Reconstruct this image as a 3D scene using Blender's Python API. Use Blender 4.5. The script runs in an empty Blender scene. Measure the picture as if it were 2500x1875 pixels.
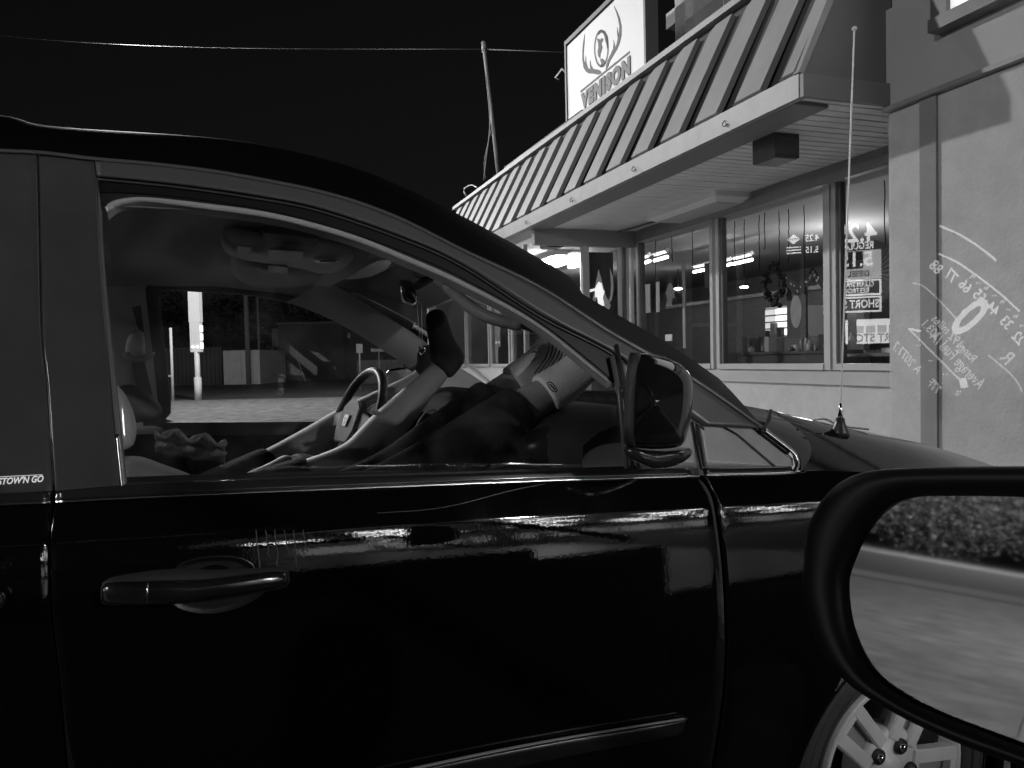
import bpy, bmesh, math, random
from mathutils import Vector, Matrix
R = math.radians
random.seed(7)
SC = bpy.context.scene
COL = SC.collection

# ------------------------------------------------------------------ camera, sky, exposure
EYE = Vector((0, 0, 1.37))
F = 1878.0                                    # focal length in photograph pixels (2500 wide)
cd = bpy.data.cameras.new('camera'); cam = bpy.data.objects.new('camera', cd); COL.objects.link(cam)
CM = Matrix.Rotation(R(90 - 1.92), 3, 'X') @ Matrix.Rotation(-0.022, 3, 'Z')
cam.matrix_world = Matrix.Translation(EYE) @ CM.to_4x4()
cd.sensor_width = 36; cd.lens = 36 * F / 2500; cd.clip_start = 0.02; cd.clip_end = 600
SC.camera = cam
W = bpy.data.worlds.new('World'); SC.world = W; W.use_nodes = True
wn = W.node_tree; bgn = wn.nodes['Background']
sky = wn.nodes.new('ShaderNodeTexSky'); sky.sky_type = 'NISHITA'; sky.sun_disc = False
sky.sun_elevation = R(0.5); sky.sun_rotation = R(200)
bw = wn.nodes.new('ShaderNodeRGBToBW')
wn.links.new(sky.outputs[0], bw.inputs[0]); wn.links.new(bw.outputs[0], bgn.inputs[0])
bgn.inputs[1].default_value = 0.006            # night: almost nothing left in the sky
SC.view_settings.view_transform = 'Standard'; SC.view_settings.look = 'None'
SC.view_settings.exposure = 0.0; SC.view_settings.gamma = 1.0
SC.view_settings.use_curve_mapping = False
SC.render.engine = 'CYCLES'
SC.cycles.max_bounces = 10; SC.cycles.transparent_max_bounces = 16
SC.cycles.glossy_bounces = 5; SC.cycles.diffuse_bounces = 3
SC.cycles.sample_clamp_indirect = 4.0; SC.cycles.caustics_reflective = False

def lamp(name, kind, loc, power, radius=0.2, target=None, **k):
    d = bpy.data.lights.new(name, kind); d.energy = power
    if kind in ('POINT', 'SPOT'): d.shadow_soft_size = radius
    for a, b in k.items(): setattr(d, a, b)
    o = bpy.data.objects.new(name, d); COL.objects.link(o); o.location = loc
    if target is not None:
        o.rotation_euler = (Vector(target) - Vector(loc)).to_track_quat('-Z', 'Y').to_euler()
    return o
# flood lamp of the filling station, up on the left (it throws the roof's hard shadow on the right-hand wall)
KEY = Vector((1.683, 4.471, 2.85)) + Vector((-.871, .489, .31)).normalized() * 14
lamp('station_floodlight', 'SPOT', KEY, 3500, 0.16, target=(1.5, 6, 2), spot_size=R(100), spot_blend=0.5)
# added, unseen lamp behind the camera, left; lights the ground the near mirror shows
lamp('mirror_ground_fill', 'POINT', (-9, -7, 5.5), 1300, 0.3)
lamp('wheel_fill', 'POINT', (9, -7, 5.5), 1200, 0.15)  # added, unseen lamp; brightens the front wheel and the cabin
lamp('soffit_bounce_fill', 'POINT', (-9, 18, 9.5), 1900, 1.0)  # added, unseen lamp; bounces light off the ground onto the soffit
lamp('far_street_fill', 'POINT', (-9, 25, 8), 2600, 0.3)  # added, unseen lamp; brightens the pylon and the containers across the road

# ------------------------------------------------------------------ projection helpers (photograph pixel -> point on a real surface)
def ray(px, py):
    return (CM @ Vector(((px - 1250) / F, (937.5 - py) / F, -1))).normalized()
class Frame:
    """A local frame turned about z; hit() gives the local point where the sight line meets a plane of that frame."""
    def __init__(s, origin, deg):
        s.o = Vector(origin); s.m = Matrix.Rotation(R(deg), 3, 'Z'); s.i = s.m.transposed()
        s.deg = deg
    def hit(s, px, py, axis, val):
        d = s.i @ ray(px, py); e = s.i @ (EYE - s.o)
        k = 'xyz'.index(axis); t = (val - e[k]) / d[k]
        return e + d * t
    def world(s, v): return s.o + s.m @ Vector(v)
WF = Frame((0, 0, 0), 0)                      # world
BF = Frame((0, 0, 0), 19.36)                  # shop: x = out from the camera towards the shop wall, y = along the wall
VF = Frame((-0.857, 1.074, 0), 22)            # van: x = forward, y = across (0 = its near side), z up

# ------------------------------------------------------------------ materials
MATS = {}
def mat(name, g, rough=0.5, metal=0.0, var=0.0, scale=8.0, bump=0.0, bscale=60.0, coat=0.0, emit=0.0, spec=0.5, sheen=0.0, stretch=None, detail=4):
    if name in MATS: return MATS[name]
    m = bpy.data.materials.new(name); m.use_nodes = True; t = m.node_tree; p = t.nodes['Principled BSDF']
    p.inputs['Base Color'].default_value = (g, g, g, 1); p.inputs['Roughness'].default_value = rough
    p.inputs['Metallic'].default_value = metal; p.inputs['Coat Weight'].default_value = coat
    p.inputs['Coat Roughness'].default_value = 0.02; p.inputs['Specular IOR Level'].default_value = spec
    if sheen: p.inputs['Sheen Weight'].default_value = sheen
    if emit:
        p.inputs['Emission Color'].default_value = (1, 1, 1, 1); p.inputs['Emission Strength'].default_value = emit
    tc = t.nodes.new('ShaderNodeTexCoord'); src = tc.outputs['Object']
    if stretch:
        mp = t.nodes.new('ShaderNodeMapping'); mp.inputs['Scale'].default_value = stretch
        t.links.new(src, mp.inputs[0]); src = mp.outputs[0]
    if var:
        n = t.nodes.new('ShaderNodeTexNoise'); n.inputs['Scale'].default_value = scale; n.inputs['Detail'].default_value = detail + 3
        n.inputs['Roughness'].default_value = 0.65
        r = t.nodes.new('ShaderNodeValToRGB')
        a, b = max(0, g * (1 - var)), min(1, g * (1 + var))
        r.color_ramp.elements[0].position = .3; r.color_ramp.elements[1].position = .7
        r.color_ramp.elements[0].color = (a, a, a, 1); r.color_ramp.elements[1].color = (b, b, b, 1)
        t.links.new(src, n.inputs[0]); t.links.new(n.outputs[0], r.inputs[0]); t.links.new(r.outputs[0], p.inputs['Base Color'])
    if bump:
        n = t.nodes.new('ShaderNodeTexNoise'); n.inputs['Scale'].default_value = bscale; n.inputs['Detail'].default_value = detail
        b = t.nodes.new('ShaderNodeBump'); b.inputs['Strength'].default_value = bump; b.inputs['Distance'].default_value = 0.01
        t.links.new(src, n.inputs[0]); t.links.new(n.outputs[0], b.inputs['Height']); t.links.new(b.outputs[0], p.inputs['Normal'])
    MATS[name] = m
    return m
def glass(name, tint=1.0, ior=1.5, dirt=0.0):
    """Clear pane: see-through, with the real reflection of each outer face; dirt adds a thin dusty film."""
    if name in MATS: return MATS[name]
    m = bpy.data.materials.new(name); m.use_nodes = True; t = m.node_tree; t.nodes.clear()
    out = t.nodes.new('ShaderNodeOutputMaterial'); mx = t.nodes.new('ShaderNodeMixShader')
    tr = t.nodes.new('ShaderNodeBsdfTransparent'); tr.inputs[0].default_value = (tint, tint, tint, 1)
    gl = t.nodes.new('ShaderNodeBsdfGlossy'); gl.inputs['Roughness'].default_value = 0.0
    fr = t.nodes.new('ShaderNodeFresnel'); fr.inputs[0].default_value = ior
    ge = t.nodes.new('ShaderNodeNewGeometry'); iv = t.nodes.new('ShaderNodeMath'); iv.operation = 'SUBTRACT'; iv.inputs[0].default_value = 1
    mu = t.nodes.new('ShaderNodeMath'); mu.operation = 'MULTIPLY'
    t.links.new(ge.outputs['Backfacing'], iv.inputs[1]); t.links.new(iv.outputs[0], mu.inputs[0]); t.links.new(fr.outputs[0], mu.inputs[1])
    t.links.new(mu.outputs[0], mx.inputs[0]); t.links.new(tr.outputs[0], mx.inputs[1]); t.links.new(gl.outputs[0], mx.inputs[2])
    last = mx
    if dirt:
        df = t.nodes.new('ShaderNodeBsdfDiffuse'); df.inputs[0].default_value = (.5, .5, .5, 1)
        n = t.nodes.new('ShaderNodeTexNoise'); n.inputs['Scale'].default_value = 14; n.inputs['Detail'].default_value = 8
        tc = t.nodes.new('ShaderNodeTexCoord'); t.links.new(tc.outputs['Object'], n.inputs[0])
        mr = t.nodes.new('ShaderNodeMapRange'); mr.inputs[1].default_value = .45; mr.inputs[2].default_value = .8; mr.inputs[4].default_value = dirt
        t.links.new(n.outputs[0], mr.inputs[0])
        m2 = t.nodes.new('ShaderNodeMixShader'); t.links.new(mr.outputs[0], m2.inputs[0]); t.links.new(mx.outputs[0], m2.inputs[1]); t.links.new(df.outputs[0], m2.inputs[2])
        last = m2
    t.links.new(last.outputs[0], out.inputs[0])
    MATS[name] = m
    return m
def glow(name, s, g=1.0):
    return mat(name, g, 0.6, emit=s)

# ------------------------------------------------------------------ mesh helpers
def obj(name, bm, m, parent=None, smooth=False):
    me = bpy.data.meshes.new(name); bm.normal_update(); bm.to_mesh(me); bm.free()
    if m: me.materials.append(m)
    if smooth:
        for p in me.polygons: p.use_smooth = True
    o = bpy.data.objects.new(name, me); COL.objects.link(o)
    if parent: o.parent = parent
    return o
def tag(o, label, cat, group=None):
    o['label'] = label; o['category'] = cat
    if group: o['group'] = group
    return o
def thing(name, label, cat, loc=(0, 0, 0), rz=0, group=None, frame=None):
    o = bpy.data.objects.new(name, None); COL.objects.link(o); o.empty_display_size = .1
    if frame: loc = frame.world(loc); rz = rz + frame.deg
    o.location = loc; o.rotation_euler = (0, 0, R(rz))
    return tag(o, label, cat, group)
def bx(bm, x0, x1, y0, y1, z0, z1):
    v = [bm.verts.new((x, y, z)) for z in (z0, z1) for x, y in ((x0, y0), (x1, y0), (x1, y1), (x0, y1))]
    for f in ((3, 2, 1, 0), (4, 5, 6, 7), (0, 1, 5, 4), (1, 2, 6, 5), (2, 3, 7, 6), (3, 0, 4, 7)): bm.faces.new([v[i] for i in f])
def box(name, x0, x1, y0, y1, z0, z1, m, parent=None, bevel=0):
    x0, x1 = sorted((x0, x1)); y0, y1 = sorted((y0, y1)); z0, z1 = sorted((z0, z1))
    bm = bmesh.new(); bx(bm, x0, x1, y0, y1, z0, z1)
    if bevel: bmesh.ops.bevel(bm, geom=bm.edges[:], offset=bevel, segments=2, affect='EDGES', profile=.6)
    return obj(name, bm, m, parent, False)
def cr(pts, n):
    """n points along a Catmull-Rom curve through pts (evenly spaced by length)."""
    P = [Vector(p) for p in pts]
    if len(P) == 2: return [P[0].lerp(P[1], i / (n - 1)) for i in range(n)]
    Q = [P[0] * 2 - P[1]] + P + [P[-1] * 2 - P[-2]]; D = []
    for i in range(1, len(Q) - 2):
        a, b, c, d = Q[i - 1:i + 3]
        for k in range(14):
            t = k / 14
            D.append(.5 * ((2 * b) + (c - a) * t + (2 * a - 5 * b + 4 * c - d) * t * t + (3 * b - a - 3 * c + d) * t ** 3))
    D.append(P[-1]); L = [0]
    for i in range(1, len(D)): L.append(L[-1] + (D[i] - D[i - 1]).length)
    out = []; j = 0
    for i in range(n):
        s = L[-1] * i / (n - 1)
        while j < len(D) - 2 and L[j + 1] < s: j += 1
        out.append(D[j].lerp(D[j + 1], 0 if L[j + 1] == L[j] else (s - L[j]) / (L[j + 1] - L[j])))
    return out
def grid(rows, bm=None, closed=False):
    bm = bm or bmesh.new(); V = [[bm.verts.new(p) for p in r] for r in rows]
    for a, b in zip(V, V[1:]):
        n = len(a)
        for i in range(n if closed else n - 1):
            bm.faces.new((a[i], a[(i + 1) % n], b[(i + 1) % n], b[i]))
    return bm
def tube_bm(pts, r, n=8, bm=None, caps=True, flat=1.0):
    bm = bm or bmesh.new(); P = [Vector(p) for p in pts]; rows = []; up = Vector((0, 0, 1)); prev = None
    for i, p in enumerate(P):
        d = (P[min(i + 1, len(P) - 1)] - P[max(i - 1, 0)]).normalized()
        if prev is None:
            s = d.cross(up) if abs(d.dot(up)) < .95 else d.cross(Vector((1, 0, 0)))
        else:
            s = prev - d * prev.dot(d)
        s.normalize(); prev = s; t = d.cross(s).normalized()
        rr = r[i] if isinstance(r, (list, tuple)) else r
        rows.append([p + (s * math.cos(2 * math.pi * k / n) + t * math.sin(2 * math.pi * k / n) * flat) * rr for k in range(n)])
    V = [[bm.verts.new(q) for q in row] for row in rows]
    for a, b in zip(V, V[1:]):
        for i in range(n): bm.faces.new((a[i], b[i], b[(i + 1) % n], a[(i + 1) % n]))
    if caps: bm.faces.new(V[0]); bm.faces.new(V[-1][::-1])
    return bm
def tube(name, pts, r, m, parent=None, n=8, flat=1.0): return obj(name, tube_bm(pts, r, n, flat=flat), m, parent, True)
def prism(name, pts, vec, m, parent=None, bevel=0, smooth=False):
    """Flat outline given as 3D points, pushed along vec."""
    bm = bmesh.new(); a = [bm.verts.new(p) for p in pts]; b = [bm.verts.new(Vector(p) + Vector(vec)) for p in pts]; n = len(a)
    bm.faces.new(a); bm.faces.new(b[::-1])
    for i in range(n): bm.faces.new((a[i], b[i], b[(i + 1) % n], a[(i + 1) % n]))
    bmesh.ops.recalc_face_normals(bm, faces=bm.faces[:])
    if bevel: bmesh.ops.bevel(bm, geom=bm.edges[:], offset=bevel, segments=2, affect='EDGES')
    bmesh.ops.triangulate(bm, faces=[f for f in bm.faces if len(f.verts) > 4])
    return obj(name, bm, m, parent, smooth)
def pillow(name, pts, vec, m, parent=None, rim=.35, n=7, power=2.4, shift=(0, 0, 0)):
    """A cushioned solid from a closed outline: full outline at its middle, rounded off to both sides."""
    P = [Vector(p) for p in pts]; c = sum(P, Vector()) / len(P); vec = Vector(vec); rows = []
    for k in range(n + 1):
        t = -1 + 2 * k / n; s = (1 - abs(t) ** power) ** (1 / power) if abs(t) < 1 else 0
        s = 1 - rim + rim * s
        rows.append([c + (p - c) * s + vec * (t / 2) + Vector(shift) * t for p in P])
    bm = grid(rows, closed=True); bm.verts.ensure_lookup_table(); allv = bm.verts[:]; N = len(P)
    for row, sg in ((0, -1), (n, 1)):
        ring = [allv[row * N + i] for i in range(N)]
        cc = sum((v.co for v in ring), Vector()) / N; mid = [bm.verts.new(cc + (v.co - cc) * .6 + vec * .02 * sg) for v in ring]; cv = bm.verts.new(cc + vec * .03 * sg)
        for i in range(N):
            bm.faces.new((ring[i], ring[(i + 1) % N], mid[(i + 1) % N], mid[i])); bm.faces.new((mid[i], mid[(i + 1) % N], cv))
    bmesh.ops.recalc_face_normals(bm, faces=bm.faces[:])
    return obj(name, bm, m, parent, True)
def closed(pts, n):
    P = [Vector(p) for p in pts]; q = cr(P[-2:] + P + P[:2], n * 3)
    # keep only the span of the real outline
    L = [0]; T = P[-2:] + P + P[:2]
    full = cr(T, 400); a = min(range(200), key=lambda i: (full[i] - P[0]).length); b = max(range(200, 400), key=lambda i: -(full[i] - P[0]).length)
    seg = full[a:b + 1]
    return [seg[int(i * (len(seg) - 1) / n)] for i in range(n)]
def text(name, body, size, m, M, parent=None, sx=1.0, bold=0.0, ext=0.004, align='CENTER', shear=0.0, spc=1.0):
    c = bpy.data.curves.new(name, 'FONT'); c.body = body; c.size = size; c.offset = bold * size; c.extrude = ext
    c.align_x = align; c.align_y = 'CENTER'; c.shear = shear; c.space_character = spc; c.resolution_u = 3
    o = bpy.data.objects.new(name, c); COL.objects.link(o)
    me = bpy.data.meshes.new_from_object(o.evaluated_get(bpy.context.evaluated_depsgraph_get())) if False else None
    bpy.context.view_layer.update()
    dg = bpy.context.evaluated_depsgraph_get(); me = bpy.data.meshes.new_from_object(o.evaluated_get(dg))
    bpy.data.objects.remove(o)
    me.transform(Matrix.Diagonal((sx, 1, 1, 1))); me.transform(M); me.materials.clear(); me.materials.append(m)
    o = bpy.data.objects.new(name, me); COL.objects.link(o)
    if parent: o.parent = parent
    return o
def basis(x, y, loc):
    x = Vector(x); y = Vector(y); z = x.cross(y)
    M = Matrix((x, y, z)).transposed().to_4x4(); M.translation = Vector(loc)
    return M
def skin(name, chains, m, parent=None, sub=2):
    """Continuous body: chains of ((x,y,z), radius); a chain may start with the index of an existing vertex."""
    me = bpy.data.meshes.new(name); V = []; E = []; Rr = []
    for ch in chains:
        prev = None
        for it in ch:
            if isinstance(it, int): prev = it; continue
            V.append(it[0]); Rr.append(it[1] if isinstance(it[1], tuple) else (it[1], it[1]))
            if prev is not None: E.append((prev, len(V) - 1))
            prev = len(V) - 1
    me.from_pydata([tuple(v) for v in V], E, [])
    o = bpy.data.objects.new(name, me); COL.objects.link(o); me.materials.append(m)
    if parent: o.parent = parent
    md = o.modifiers.new('skin', 'SKIN'); md.use_smooth_shade = True
    for i, r in enumerate(Rr): me.skin_vertices[0].data[i].radius = r
    me.skin_vertices[0].data[0].use_root = True
    s = o.modifiers.new('sub', 'SUBSURF'); s.levels = sub; s.render_levels = sub
    return o

# ------------------------------------------------------------------ palette
m_stucco = mat('wall_stucco', .50, .9, var=.10, scale=7, bump=.35, bscale=45, detail=8)
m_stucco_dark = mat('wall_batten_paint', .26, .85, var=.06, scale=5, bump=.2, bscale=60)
m_trim = mat('painted_metal_trim', .26, .5, var=.16, scale=5, bump=.05, bscale=20)
m_panel = mat('mansard_panel_paint', .38, .5, var=.10, scale=2.2, bump=.04, bscale=8)
m_groove = mat('mansard_groove_dark', .10, .7, var=.1, scale=3)  # shade between the raised panels is put into this colour
m_soffit = mat('soffit_paint', .82, .55, var=.12, scale=4)
m_gap = mat('dark_gap', .012, .9)
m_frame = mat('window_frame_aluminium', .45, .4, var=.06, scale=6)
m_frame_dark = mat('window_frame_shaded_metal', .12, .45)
m_glass = glass('shop_glass', .93, 1.6)
m_black = mat('black_car_paint', .004, .25, coat=1.0, spec=.4)
m_applique = mat('black_gloss_applique', .012, .16, coat=.5)
m_rubber = mat('black_rubber', .012, .6, bump=.1, bscale=200)
m_vgrey = mat('door_frame_satin_black', .08, .35, coat=.3)
m_chrome = mat('chrome', .75, .12, metal=1)
m_int = mat('cabin_trim_plastic', .55, .7, bump=.08, bscale=400)
m_head = mat('cabin_headliner_cloth', .40, .95, bump=.1, bscale=300)
m_dash = mat('dashboard_dark_plastic', .022, .8, spec=.2, bump=.1, bscale=300)
m_seat = mat('seat_cloth', .10, .9, var=.1, scale=30, bump=.2, bscale=400)
m_asphalt = mat('asphalt', .07, .85, var=.25, scale=2.5, bump=.5, bscale=120, detail=8)
m_white = mat('white_paint', .75, .5)
m_skin = mat('skin', .34, .5, var=.08, scale=30, bump=.1, bscale=200)

# ================================================================== GROUND
def sheet(name, x0, x1, y0, y1, z, m, thick=.5):
    o = box(name, x0, x1, y0, y1, z - thick, z, m); o['kind'] = 'structure'; return o
m_ground = mat('parking_lot_concrete', .24, .85, var=.38, scale=2.6, bump=.9, bscale=60, detail=10, stretch=(1.1, .7, 1))
for e_ in m_ground.node_tree.nodes:
    if e_.type == 'VALTORGB': e_.color_ramp.elements[0].color = (.09, .09, .09, 1)
sheet('ground', -220, 220, -220, 220, 0, mat('verge_dirt', .05, .95, var=.4, scale=.6, bump=.6, bscale=20))
sheet('parking_lot', -20, 26, -14, 30, .004, m_ground, .003)
sheet('road', -200, 200, 33, 43, .006, m_asphalt, .004)
sheet('side_road', -44, -22, -200, 33, .007, mat('side_road_asphalt', .035, .95, var=.6, scale=.9, stretch=(1.8, .06, 1), bump=.3, bscale=60), .005)
sheet('verge', -58, -45, -200, 33, .03, mat('verge_grass', .22, .9, var=.4, scale=1.5, bump=1, bscale=8), .02)

walk = box('sidewalk', 3.0, W1_ := 4.5, -6, 14, 0, .12, mat('sidewalk_concrete', .62, .8, var=.12, scale=3, bump=.3, bscale=60)); walk['kind'] = 'structure'; walk.rotation_euler.z = R(19.36)
# ================================================================== SHOP BUILDING
shop = thing('shop_building', 'low shop with striped metal mansard roof, slatted soffit and large front windows', 'building', frame=BF)
W0, W1, WF_, WT = 3.73, 4.5, 3.07, 3.575
ZS, ZF, ZT = 2.85, 2.97, 3.95
U0, U1 = 3.66, 12.9
# walls
box('wall', W1, W1 + .2, U0, 19, 0, 1.215, m_stucco, shop)
box('wall_ledge', W1 - .035, W1 - .002, U0 + .002, 8.05, 1.10, 1.205, mat('ledge_paint', .42, .8, var=.08, scale=4, bump=.15, bscale=50), shop)
box('wall', W1, W1 + .2, U0, 19, 2.71, ZS + .6, m_stucco, shop)
box('back_wall', 10.5, 10.7, .82, 19, 0, 3.2, mat('shop_panelling', .22, .8, var=.25, scale=3, stretch=(1, 8, 1)), shop)
box('side_wall', W1 + .2, 10.5, 18.8, 19, 0, 3.2, MATS['shop_panelling'], shop)
box('side_wall', W0 + .25, 10.5, U0 - .3, U0 - .1, 0, 3.2, MATS['shop_panelling'], shop)
box('ceiling', W1 + .2, 10.5, U0, 19, 3.0, 3.15, mat('shop_ceiling', .35, .8), shop)
box('floor', W1 + .2, 10.5, U0, 19, .05, .12, mat('shop_floor', .12, .5), shop)
# nearer wall on the right
box('wall', W0, W0 + .25, 0.6, U0, 0, ZS - .06, m_stucco, shop)
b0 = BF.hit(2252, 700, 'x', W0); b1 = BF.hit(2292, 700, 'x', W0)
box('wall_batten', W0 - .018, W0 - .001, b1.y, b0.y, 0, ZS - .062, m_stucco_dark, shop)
box('flashing', W0 - .05, W0 + .02, 0.6, U0 - .002, ZS - .055, ZS - .03, m_trim, shop)
box('upper_wall', W0 - .02, W0 + .25, 0.6, U0 - .004, ZS - .028, ZS + .55, mat('upper_wall_paint', .44, .8, var=.05, scale=2, bump=.1, bscale=30), shop)
box('upper_wall', W0 + .03, W0 + .25, 0.6, U0 - .004, ZS + .552, 4.6, MATS['upper_wall_paint'], shop)
box('end_wall', W0 + .26, 10.7, .6, .8, 0, 4.4, m_stucco, shop)
# illuminated window box, top right
p0 = BF.hit(2278, 84, 'x', W0 - .08)
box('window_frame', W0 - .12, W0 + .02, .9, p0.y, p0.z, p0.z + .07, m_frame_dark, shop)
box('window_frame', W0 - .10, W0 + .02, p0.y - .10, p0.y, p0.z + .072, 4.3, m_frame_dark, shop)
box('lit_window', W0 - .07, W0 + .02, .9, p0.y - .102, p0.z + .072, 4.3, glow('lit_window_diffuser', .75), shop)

# roof: fascia, mansard, cap
box('fascia', WF_, WF_ + .05, U0, U1, ZS - .02, ZF, m_trim, shop)
box('fascia_return', WF_ + .052, WF_ + .30, U0 + .1, U1, ZS - .022, ZS - .002, mat('fascia_underside', .2, .6), shop)
for yy in (4.35, 5.6, 6.85, 8.1, 9.35):       # small screw plates / hooks on the fascia
    bm = tube_bm(cr([(WF_ - .004, yy + .02, ZS + .06), (WF_ - .018, yy + .03, ZS + .035), (WF_ - .018, yy, ZS + .012), (WF_ - .004, yy - .01, ZS + .03)], 9), .004, 5)
    obj('hook', bm, m_frame_dark, shop, True)
bm = bmesh.new()                              # backing of the mansard, dark as the shade between its panels
for a in ((WF_ + .055, ZF), (WT + .02, ZT)): pass
prism('mansard_backing', [(WF_ + .05, U0 + .03, ZF - .01), (WT + .03, U0 + .03, ZT), (WT + .2, U0 + .03, ZT), (WT + .2, U0 + .03, ZF - .01)], (0, U1 - U0 - .05, 0), m_groove, shop)
bm.free()
nrm = Vector((-(ZT - ZF), 0, (WT - WF_))).normalized()
step = .464
k = 0; y = U0 + .03
panels = []
sl = Vector((WT - WF_, 0, ZT - ZF))
while y < U1 - .1:
    w = step * .56 if k else .12
    w = min(w, U1 - y)
    base = Vector((WF_ + .02, y, ZF + .001)); top = base + sl * .93
    if k == 0: w = .10
    bmq = bmesh.new()
    o_ = nrm * .035
    ch = .05
    ring = [base, base + Vector((0, w, 0)), top + Vector((0, w, 0)) - sl * .0, top - sl * 0]
    ring = [base, base + Vector((0, w, 0)), top + Vector((0, w, 0)) - sl * .05, top + Vector((0, w - ch, 0)), top]  # cut-back, chamfered top lets the backing stand for the cap's shadow
    a = [bmq.verts.new(q + o_) for q in ring]; b = [bmq.verts.new(q - o_ * .2) for q in ring]
    bmq.faces.new(a)
    for i in range(5): bmq.faces.new((a[i], b[i], b[(i + 1) % 5], a[(i + 1) % 5]))
    bmesh.ops.recalc_face_normals(bmq, faces=bmq.faces[:])
    obj('panel', bmq, m_panel, shop)
    y += w + step * .44; k += 1
box('roof_cap', WT - .045, WT + .12, U0, U1 + .05, ZT, ZT + .05, m_trim, shop)
box('roof', WT + .12, 10.7, U0, 19, 3.2, ZT - .1, m_groove, shop)
# end of the mansard and canopy facing the camera
prism('end_panel', [(WF_ + .012, U0 - .002, ZS), (WF_ + .012, U0 - .002, ZF), (WT, U0 - .002, ZT), (W0 + .02, U0 - .002, ZT), (W0 + .02, U0 - .002, ZS)], (0, .028, 0), mat('end_panel_paint', .20, .6, var=.06, scale=3), shop)
prism('end_fascia', [(WF_ + .004, U0 - .035, ZS - .022), (WF_ + .004, U0 - .035, ZF - .01), (W0 - .02, U0 - .035, ZF - .01), (W0 - .02, U0 - .035, ZS - .022)], (0, .03, 0), mat('end_fascia_paint', .22, .6), shop)
prism('corner_trim', [(WF_ - .01, U0 - .012, ZF), (WF_ + .03, U0 - .012, ZF), (WT + .01, U0 - .012, ZT), (WT - .05, U0 - .012, ZT)], (0, .05, 0), m_panel, shop)
# soffit slats, each a board running out from the wall
yy = U0 + .01; i = 0
sm = None
while yy < U1 and i < 120:
    wd = .098
    if sm is None:
        sm = box('soffit_slat', WF_ + .052, W1 - .002, 0, wd - .017, ZS, ZS + .02, m_soffit, shop, bevel=.004)
        o = sm
    else:
        o = sm.copy(); COL.objects.link(o); o.parent = shop
    o.location = (0, yy, random.uniform(-.0012, .0012)); yy += wd; i += 1
box('soffit_backing', WF_ + .052, W1, U0, U1, ZS + .024, ZS + .04, m_gap, shop)
box('head_trim', W1 - .06, W1 - .001, U0, 8.12, 2.705, 2.78, m_trim, shop)
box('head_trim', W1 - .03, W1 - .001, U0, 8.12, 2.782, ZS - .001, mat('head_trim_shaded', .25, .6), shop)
# end wall of the far side of the building
box('wall', W1, 10.5, 19.01, 19.2, 0, ZT, m_stucco, shop)

# shop front windows
def pane_u(pxa, pxb):
    a = BF.hit(pxa, 800, 'x', W1).y; b = BF.hit(pxb, 800, 'x', W1).y
    return b, a                               # y decreases as pixels go right
ZSILL, ZHEAD = 1.27, 2.705
def shop_window(y0, y1, z0=ZSILL, z1=ZHEAD):
    f = bmesh.new(); t = .05
    bx(f, W1 - .02, W1 + .06, y0 - t, y0, z0 - .05, z1); bx(f, W1 - .02, W1 + .06, y1, y1 + t, z0 - .05, z1)
    bx(f, W1 - .03, W1 + .06, y0 + .001, y1 - .001, z0 - .052, z0)
    fr = obj('window', f, m_frame, shop)
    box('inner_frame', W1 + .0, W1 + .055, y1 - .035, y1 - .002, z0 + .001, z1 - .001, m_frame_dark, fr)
    box('pane', W1 + .02, W1 + .026, y0, y1 - .036, z0, z1, m_glass, fr)
    return fr
uB0, uB1 = pane_u(1762, 2016); uA1 = pane_u(2046, 2046)[0]
edges = [(U0 + .02, uA1 - .0), (uB0 - 0, uB1)]
yA = BF.hit(2046, 800, 'x', W1).y; yB1 = BF.hit(2016, 800, 'x', W1).y; yB2 = BF.hit(1760, 800, 'x', W1).y; yC1 = BF.hit(1738, 800, 'x', W1).y; yC2 = BF.hit(1562, 700, 'x', W1).y
shop_window(U0 + .05, yA); shop_window(yB1, yB2); shop_window(yC1, yC2, ZSILL)
# frames between wall and next window are closed with mullions
box('mullion', W1 - .035, W1 + .02 - .001, yA + .0505, yB1 - .0505, ZSILL - .05, ZHEAD, m_frame, shop)

# the row of windows carries on beyond the glass screen
for ya, yb in ((8.5, 9.6), (9.8, 11.1), (11.3, 12.7), (12.9, 13.9), (14.1, 15.5), (15.7, 18.2)):
    shop_window(ya, yb, 1.27, 2.705)
box('notice_paper', W1 - .03, W1 - .022, 10.0, 10.5, 1.35, 2.0, m_white, shop)
# glazed end wall that crosses the canopy (draught screen with a poster)
UE = 8.2
def EP(px, py): return BF.hit(px, py, 'y', UE)
zt = EP(1500, 603).z
box('screen_head', WF_ + .12, W1 - .002, UE, UE + .08, zt, ZS - .001, mat('screen_head_paint', .3, .6), shop)
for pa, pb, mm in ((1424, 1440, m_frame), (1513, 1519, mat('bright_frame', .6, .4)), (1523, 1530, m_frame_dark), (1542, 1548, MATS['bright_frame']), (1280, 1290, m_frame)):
    a = EP(pa, 700).x; b = EP(pb, 700).x
    box('screen_post', a, b, UE + .005, UE + .06, .1, zt - .001, mm, shop)
box('screen_rail', EP(1290, 700).x + .001, EP(1424, 700).x - .001, UE + .01, UE + .05, EP(1400, 800).z, EP(1400, 790).z, m_frame, shop)
for pa, pb in ((1290, 1424), (1440, 1513), (1548, 1562)):
    box('screen_pane', EP(pa, 700).x + .001, EP(pb, 700).x - .001, UE + .03, UE + .036, .12, zt - .002, m_glass, shop)
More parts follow.
